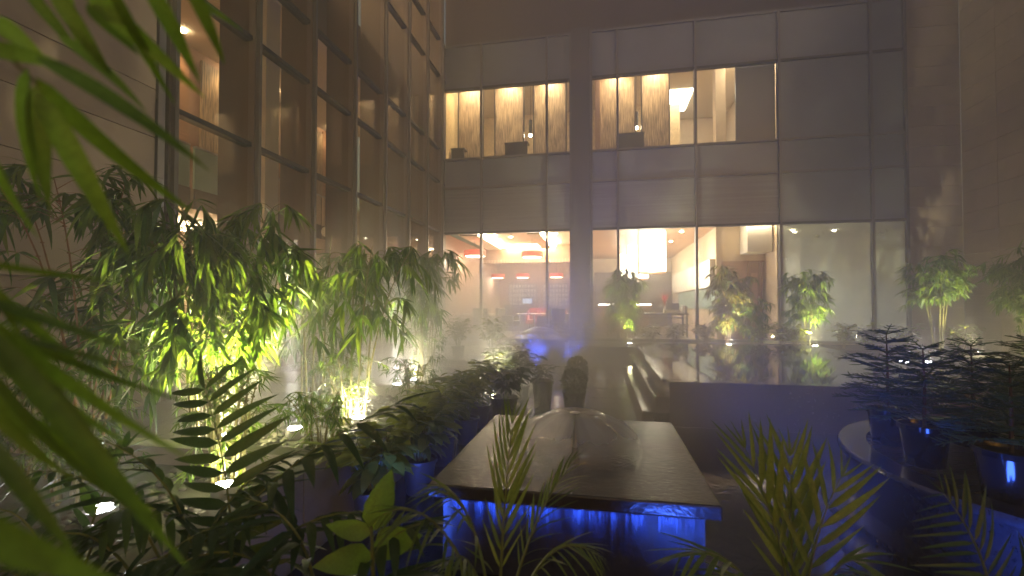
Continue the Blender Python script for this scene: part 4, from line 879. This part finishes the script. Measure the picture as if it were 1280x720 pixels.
palm('broadleaf_plant', 'low plant with long glossy leaves at bottom left of the fountain', 'plant', (-0.685, 1.039, 0.041), [
    ((-0.724, 1.031, 0.061), (-0.786, 0.969, 0.342), (-0.928, 0.890, 0.274), 8, .19, dict(droop=.5, start=.25)),
    ((-0.685, 1.039, 0.061), (-0.655, 0.994, 0.361), (-0.823, 0.961, 0.399), 8, .18, dict(droop=.5, start=.25)),
    ((-0.646, 1.046, 0.041), (-0.555, 0.962, 0.311), (-0.376, 0.946, 0.388), 8, .17, dict(droop=.5, start=.25)),
    ((-0.674, 0.990, 0.076), (-0.647, 0.894, 0.302), (-0.727, 0.827, 0.296), 7, .18, dict(droop=.5, start=.25)),
    ((-0.600, 1.005, 0.076), (-0.477, 0.926, 0.302), (-0.373, 0.896, 0.296), 7, .16, dict(droop=.5, start=.25))], M['leaf_palm'], LFB, 'lfb')
sp = thing('broadleaf_plant', 'upright plant with two wide pale oval leaves catching blue light', 'plant', (-0.501, 0.973, 0.148))
MB().tube([(-0.501, 0.973, 0.148), (-0.495, 0.953, 0.285), (-0.494, 0.943, 0.370)], [.006, .005, .003], 6).build('stem', M['rachis'], sp, smooth=True)
for i, (u, v, t_, a, b, c_, L) in enumerate((((0), 0, 0, (-0.492, 0.944, 0.358), (-0.467, 0.969, 0.477), 0, .13), (0, 0, 0, (-0.492, 0.944, 0.354), (-0.565, 0.909, 0.379), 0, .10), (0, 0, 0, (-0.495, 0.953, 0.321), (-0.393, 0.943, 0.357), 0, .12), (0, 0, 0, (-0.495, 0.953, 0.303), (-0.551, 0.892, 0.313), 0, .12))):
    leafobj('leaf', BR[i % 3], M['leaf_near'], sp, frame(a, Vector(b) - Vector(a), up=(.3, -1, .5), scale=L), ('br', i % 3))
palm('areca_palm', 'slender palm with narrow leaves before the blue lit fountain', 'palm', (-0.242, 1.074, 0.057), [
    ((-0.242, 1.074, 0.057), (-0.231, 1.076, 0.361), (-0.218, 1.129, 0.557), 11, .17, dict(droop=.05, start=.3, spreadang=.30, up=(0, -1, .2))),
    ((-0.250, 1.072, 0.057), (-0.270, 1.017, 0.473), (-0.386, 0.995, 0.446), 13, .13, dict(droop=.75, start=.3, spreadang=.7)),
    ((-0.255, 1.071, 0.057), (-0.325, 0.956, 0.474), (-0.437, 0.883, 0.427), 13, .13, dict(droop=.8, start=.3, spreadang=.7)),
    ((-0.227, 1.076, 0.057), (-0.134, 1.094, 0.361), (-0.012, 1.067, 0.292), 13, .11, dict(droop=.5, start=.3, spreadang=.7)),
    ((-0.231, 1.076, 0.057), (-0.199, 1.133, 0.299), (-0.075, 1.208, 0.451), 12, .12, dict(droop=.1, start=.35, spreadang=.5)),
    ((-0.242, 1.074, 0.057), (-0.288, 1.014, 0.347), (-0.325, 0.956, 0.302), 11, .12, dict(droop=.8, start=.3, spreadang=.7)),
    ((-0.213, 1.028, 0.093), (-0.156, 0.988, 0.319), (-0.100, 0.948, 0.272), 10, .11, dict(droop=.6, start=.3, spreadang=.7))], M['leaf_areca'], LF, 'lf')
palm('areca_palm', 'yellow green palm with upswept fronds right of the fountain', 'palm', (0.493, 1.368, -0.116), [
    ((0.493, 1.368, -0.116), (0.504, 1.370, 0.186), (0.392, 1.400, 0.451), 8, .23, dict(droop=.0, start=.35, spreadang=.35, up=(0, -1, .2))),
    ((0.499, 1.370, -0.116), (0.493, 1.368, 0.186), (0.513, 1.423, 0.429), 8, .24, dict(droop=.0, start=.32, spreadang=.38, up=(0, -1, .2))),
    ((0.508, 1.371, -0.116), (0.504, 1.319, 0.233), (0.626, 1.394, 0.391), 7, .22, dict(droop=.15, start=.35, spreadang=.42, up=(0, -1, .3))),
    ((0.494, 1.317, -0.077), (0.541, 1.276, 0.338), (0.648, 1.245, 0.209), 8, .18, dict(droop=.6, start=.3, spreadang=.6)),
    ((0.453, 1.310, -0.077), (0.347, 1.238, 0.299), (0.182, 1.156, 0.266), 8, .18, dict(droop=.5, start=.3, spreadang=.6)),
    ((0.463, 1.312, -0.077), (0.369, 1.192, 0.266), (0.254, 1.118, 0.238), 7, .16, dict(droop=.5, start=.3, spreadang=.6)),
    ((0.483, 1.316, -0.077), (0.480, 1.213, 0.247), (0.547, 1.175, 0.220), 7, .16, dict(droop=.5, start=.3, spreadang=.6))], M['leaf_areca'], LFW, 'lfw')
palm('palm', 'dark palm frond spreading in the lower right corner', 'palm', (0.950, 1.355, 0.021), [
    ((0.950, 1.355, 0.021), (0.916, 1.318, 0.255), (0.788, 1.272, 0.408), 12, .15, dict(droop=.15, start=.2, spreadang=1.0, up=(0, -.8, .6))),
    ((0.960, 1.357, 0.021), (0.965, 1.307, 0.266), (1.076, 1.328, 0.342), 10, .13, dict(droop=.4, start=.2, spreadang=.9))], M['leaf_palm'], LF, 'lf')
# ---- very near bamboo twigs at the left edge of the view
def twig(label, stems, leaves, lm_):
    t = thing('bamboo_branch', label, 'bamboo', stems[0][0])
    for a, b, c in stems: MB().tube([bez(a, b, c, i / 8) for i in range(9)], [.0022 - .00012 * i for i in range(9)], 6).build('stem', M['culm'], t, smooth=True)
    for i, (a, b, wd, dk) in enumerate(leaves):
        a, b = Vector(a), Vector(b); L = (b - a).length; W_ = wd * 1.1 / L
        arr = leaf_arrays(1, W_, .14 + .05 * (i % 3), .28, n=9, broad=.36); random.seed(i)
        o = leafobj('leaf', arr, M['leaf_near_dk'] if dk else M['leaf_near'], t, frame(a, b - a, up=(.30, -.85, .30), roll=rnd(-.6, .6), scale=L), (label, i))
    return t
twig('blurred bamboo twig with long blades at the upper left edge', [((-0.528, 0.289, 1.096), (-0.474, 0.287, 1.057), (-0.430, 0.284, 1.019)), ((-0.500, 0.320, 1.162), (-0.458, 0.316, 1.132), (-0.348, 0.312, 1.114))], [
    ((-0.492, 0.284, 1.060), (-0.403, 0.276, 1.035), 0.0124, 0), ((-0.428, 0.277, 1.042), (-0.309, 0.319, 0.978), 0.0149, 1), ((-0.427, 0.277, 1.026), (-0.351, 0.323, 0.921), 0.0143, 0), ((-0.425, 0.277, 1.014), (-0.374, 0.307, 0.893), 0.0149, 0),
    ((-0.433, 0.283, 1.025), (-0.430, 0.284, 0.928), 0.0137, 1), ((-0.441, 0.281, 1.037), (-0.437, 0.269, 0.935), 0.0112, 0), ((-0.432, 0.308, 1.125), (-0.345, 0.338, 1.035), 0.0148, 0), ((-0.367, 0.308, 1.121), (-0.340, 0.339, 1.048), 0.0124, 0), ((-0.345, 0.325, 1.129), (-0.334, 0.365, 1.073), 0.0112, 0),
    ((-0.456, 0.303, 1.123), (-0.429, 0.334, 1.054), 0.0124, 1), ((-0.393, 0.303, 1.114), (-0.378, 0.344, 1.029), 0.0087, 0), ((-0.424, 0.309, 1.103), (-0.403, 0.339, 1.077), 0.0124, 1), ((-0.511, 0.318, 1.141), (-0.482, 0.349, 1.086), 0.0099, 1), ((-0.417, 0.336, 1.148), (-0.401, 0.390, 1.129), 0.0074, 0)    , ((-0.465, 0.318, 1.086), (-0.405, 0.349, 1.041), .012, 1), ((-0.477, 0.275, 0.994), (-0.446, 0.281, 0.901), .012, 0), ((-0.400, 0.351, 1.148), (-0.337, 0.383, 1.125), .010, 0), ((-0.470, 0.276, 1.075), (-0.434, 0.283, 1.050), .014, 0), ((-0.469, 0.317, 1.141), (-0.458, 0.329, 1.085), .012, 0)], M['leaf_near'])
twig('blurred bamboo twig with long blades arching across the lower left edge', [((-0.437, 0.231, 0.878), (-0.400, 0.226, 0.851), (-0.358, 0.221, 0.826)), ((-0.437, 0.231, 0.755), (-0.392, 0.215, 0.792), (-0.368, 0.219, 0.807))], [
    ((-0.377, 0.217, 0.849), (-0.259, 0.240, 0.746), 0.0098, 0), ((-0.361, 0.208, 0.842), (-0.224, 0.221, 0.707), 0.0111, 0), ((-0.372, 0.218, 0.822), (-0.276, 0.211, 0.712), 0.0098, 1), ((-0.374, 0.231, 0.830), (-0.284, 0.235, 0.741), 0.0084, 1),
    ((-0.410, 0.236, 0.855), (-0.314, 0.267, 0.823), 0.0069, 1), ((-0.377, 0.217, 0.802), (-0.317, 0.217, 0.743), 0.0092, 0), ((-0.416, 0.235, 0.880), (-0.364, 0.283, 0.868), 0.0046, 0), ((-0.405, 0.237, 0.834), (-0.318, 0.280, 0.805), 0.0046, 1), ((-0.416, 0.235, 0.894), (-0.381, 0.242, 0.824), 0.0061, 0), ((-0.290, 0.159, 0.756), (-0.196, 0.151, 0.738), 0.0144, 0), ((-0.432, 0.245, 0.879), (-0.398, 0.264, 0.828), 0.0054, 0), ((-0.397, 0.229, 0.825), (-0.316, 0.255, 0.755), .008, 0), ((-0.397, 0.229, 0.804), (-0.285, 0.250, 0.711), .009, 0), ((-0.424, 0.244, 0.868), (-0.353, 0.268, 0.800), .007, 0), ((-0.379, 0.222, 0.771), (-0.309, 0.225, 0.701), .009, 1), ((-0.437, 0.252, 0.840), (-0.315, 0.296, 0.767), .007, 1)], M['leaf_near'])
# ================================================================== .66
hz = bpy.data.materials.new('haze'); hz.use_nodes = True; t = hz.node_tree; t.nodes.clear()
pv = nn(t, 'ShaderNodeVolumePrincipled', Density=.018); pv.inputs['Color'].default_value = (.92, .90, .88, 1); pv.inputs['Anisotropy'].default_value = .25
o = nn(t, 'ShaderNodeOutputMaterial'); t.links.new(pv.outputs[0], o.inputs['Volume'])
h = MB().box(-26, 26, -26, 26, -1.6, 11.3).build('haze', hz, None); h['kind'] = 'stuff'
# a low bank of fog from the misting nozzles, lying over the garden and thinning upward
mm = bpy.data.materials.new('ground mist'); mm.use_nodes = True; t = mm.node_tree; t.nodes.clear()
tc = nn(t, 'ShaderNodeTexCoord'); sx = nn(t, 'ShaderNodeSeparateXYZ'); t.links.new(tc.outputs['Object'], sx.inputs[0])
def ramp(src, a, b, c, d):
    r = nn(t, 'ShaderNodeMapRange', interpolation_type='SMOOTHSTEP'); t.links.new(src, r.inputs[0])
    for k, v in zip((1, 2, 3, 4), (a, b, c, d)): r.inputs[k].default_value = v
    return r.outputs[0]
dg = nn(t, 'ShaderNodeMath', operation='MULTIPLY_ADD'); dg.inputs[1].default_value = .45; t.links.new(sx.outputs[1], dg.inputs[0]); t.links.new(sx.outputs[0], dg.inputs[2])
nz = nn(t, 'ShaderNodeTexNoise', Scale=.55, Detail=3, Roughness=.55, Distortion=.4); t.links.new(tc.outputs['Object'], nz.inputs['Vector'])
fac = ramp(nz.outputs[0], .34, .68, .15, 1.3)
for src, a, b, c, d in ((sx.outputs[2], -1.75, .55, 1, 0), (sx.outputs[1], -4.3, -2.6, .0, 1), (sx.outputs[1], 1.0, 4.6, 1, .35), (dg.outputs[0], -2.3, -.1, 1, .05)):
    mu = nn(t, 'ShaderNodeMath', operation='MULTIPLY'); t.links.new(fac, mu.inputs[0]); t.links.new(ramp(src, a, b, c, d), mu.inputs[1]); fac = mu.outputs[0]
mu = nn(t, 'ShaderNodeMath', operation='MULTIPLY'); mu.inputs[1].default_value = .66; t.links.new(fac, mu.inputs[0])
pv = nn(t, 'ShaderNodeVolumePrincipled'); pv.inputs['Color'].default_value = (.95, .94, .92, 1); pv.inputs['Anisotropy'].default_value = .2
t.links.new(mu.outputs[0], pv.inputs['Density']); o = nn(t, 'ShaderNodeOutputMaterial'); t.links.new(pv.outputs[0], o.inputs['Volume'])
h = MB().box(-4.05, 7.85, 1.4, 11.85, -.34, 3.2).build('mist', mm, None); h['kind'] = 'stuff'
for o in bpy.data.objects:
    if '_loc' in o: del o['_loc']
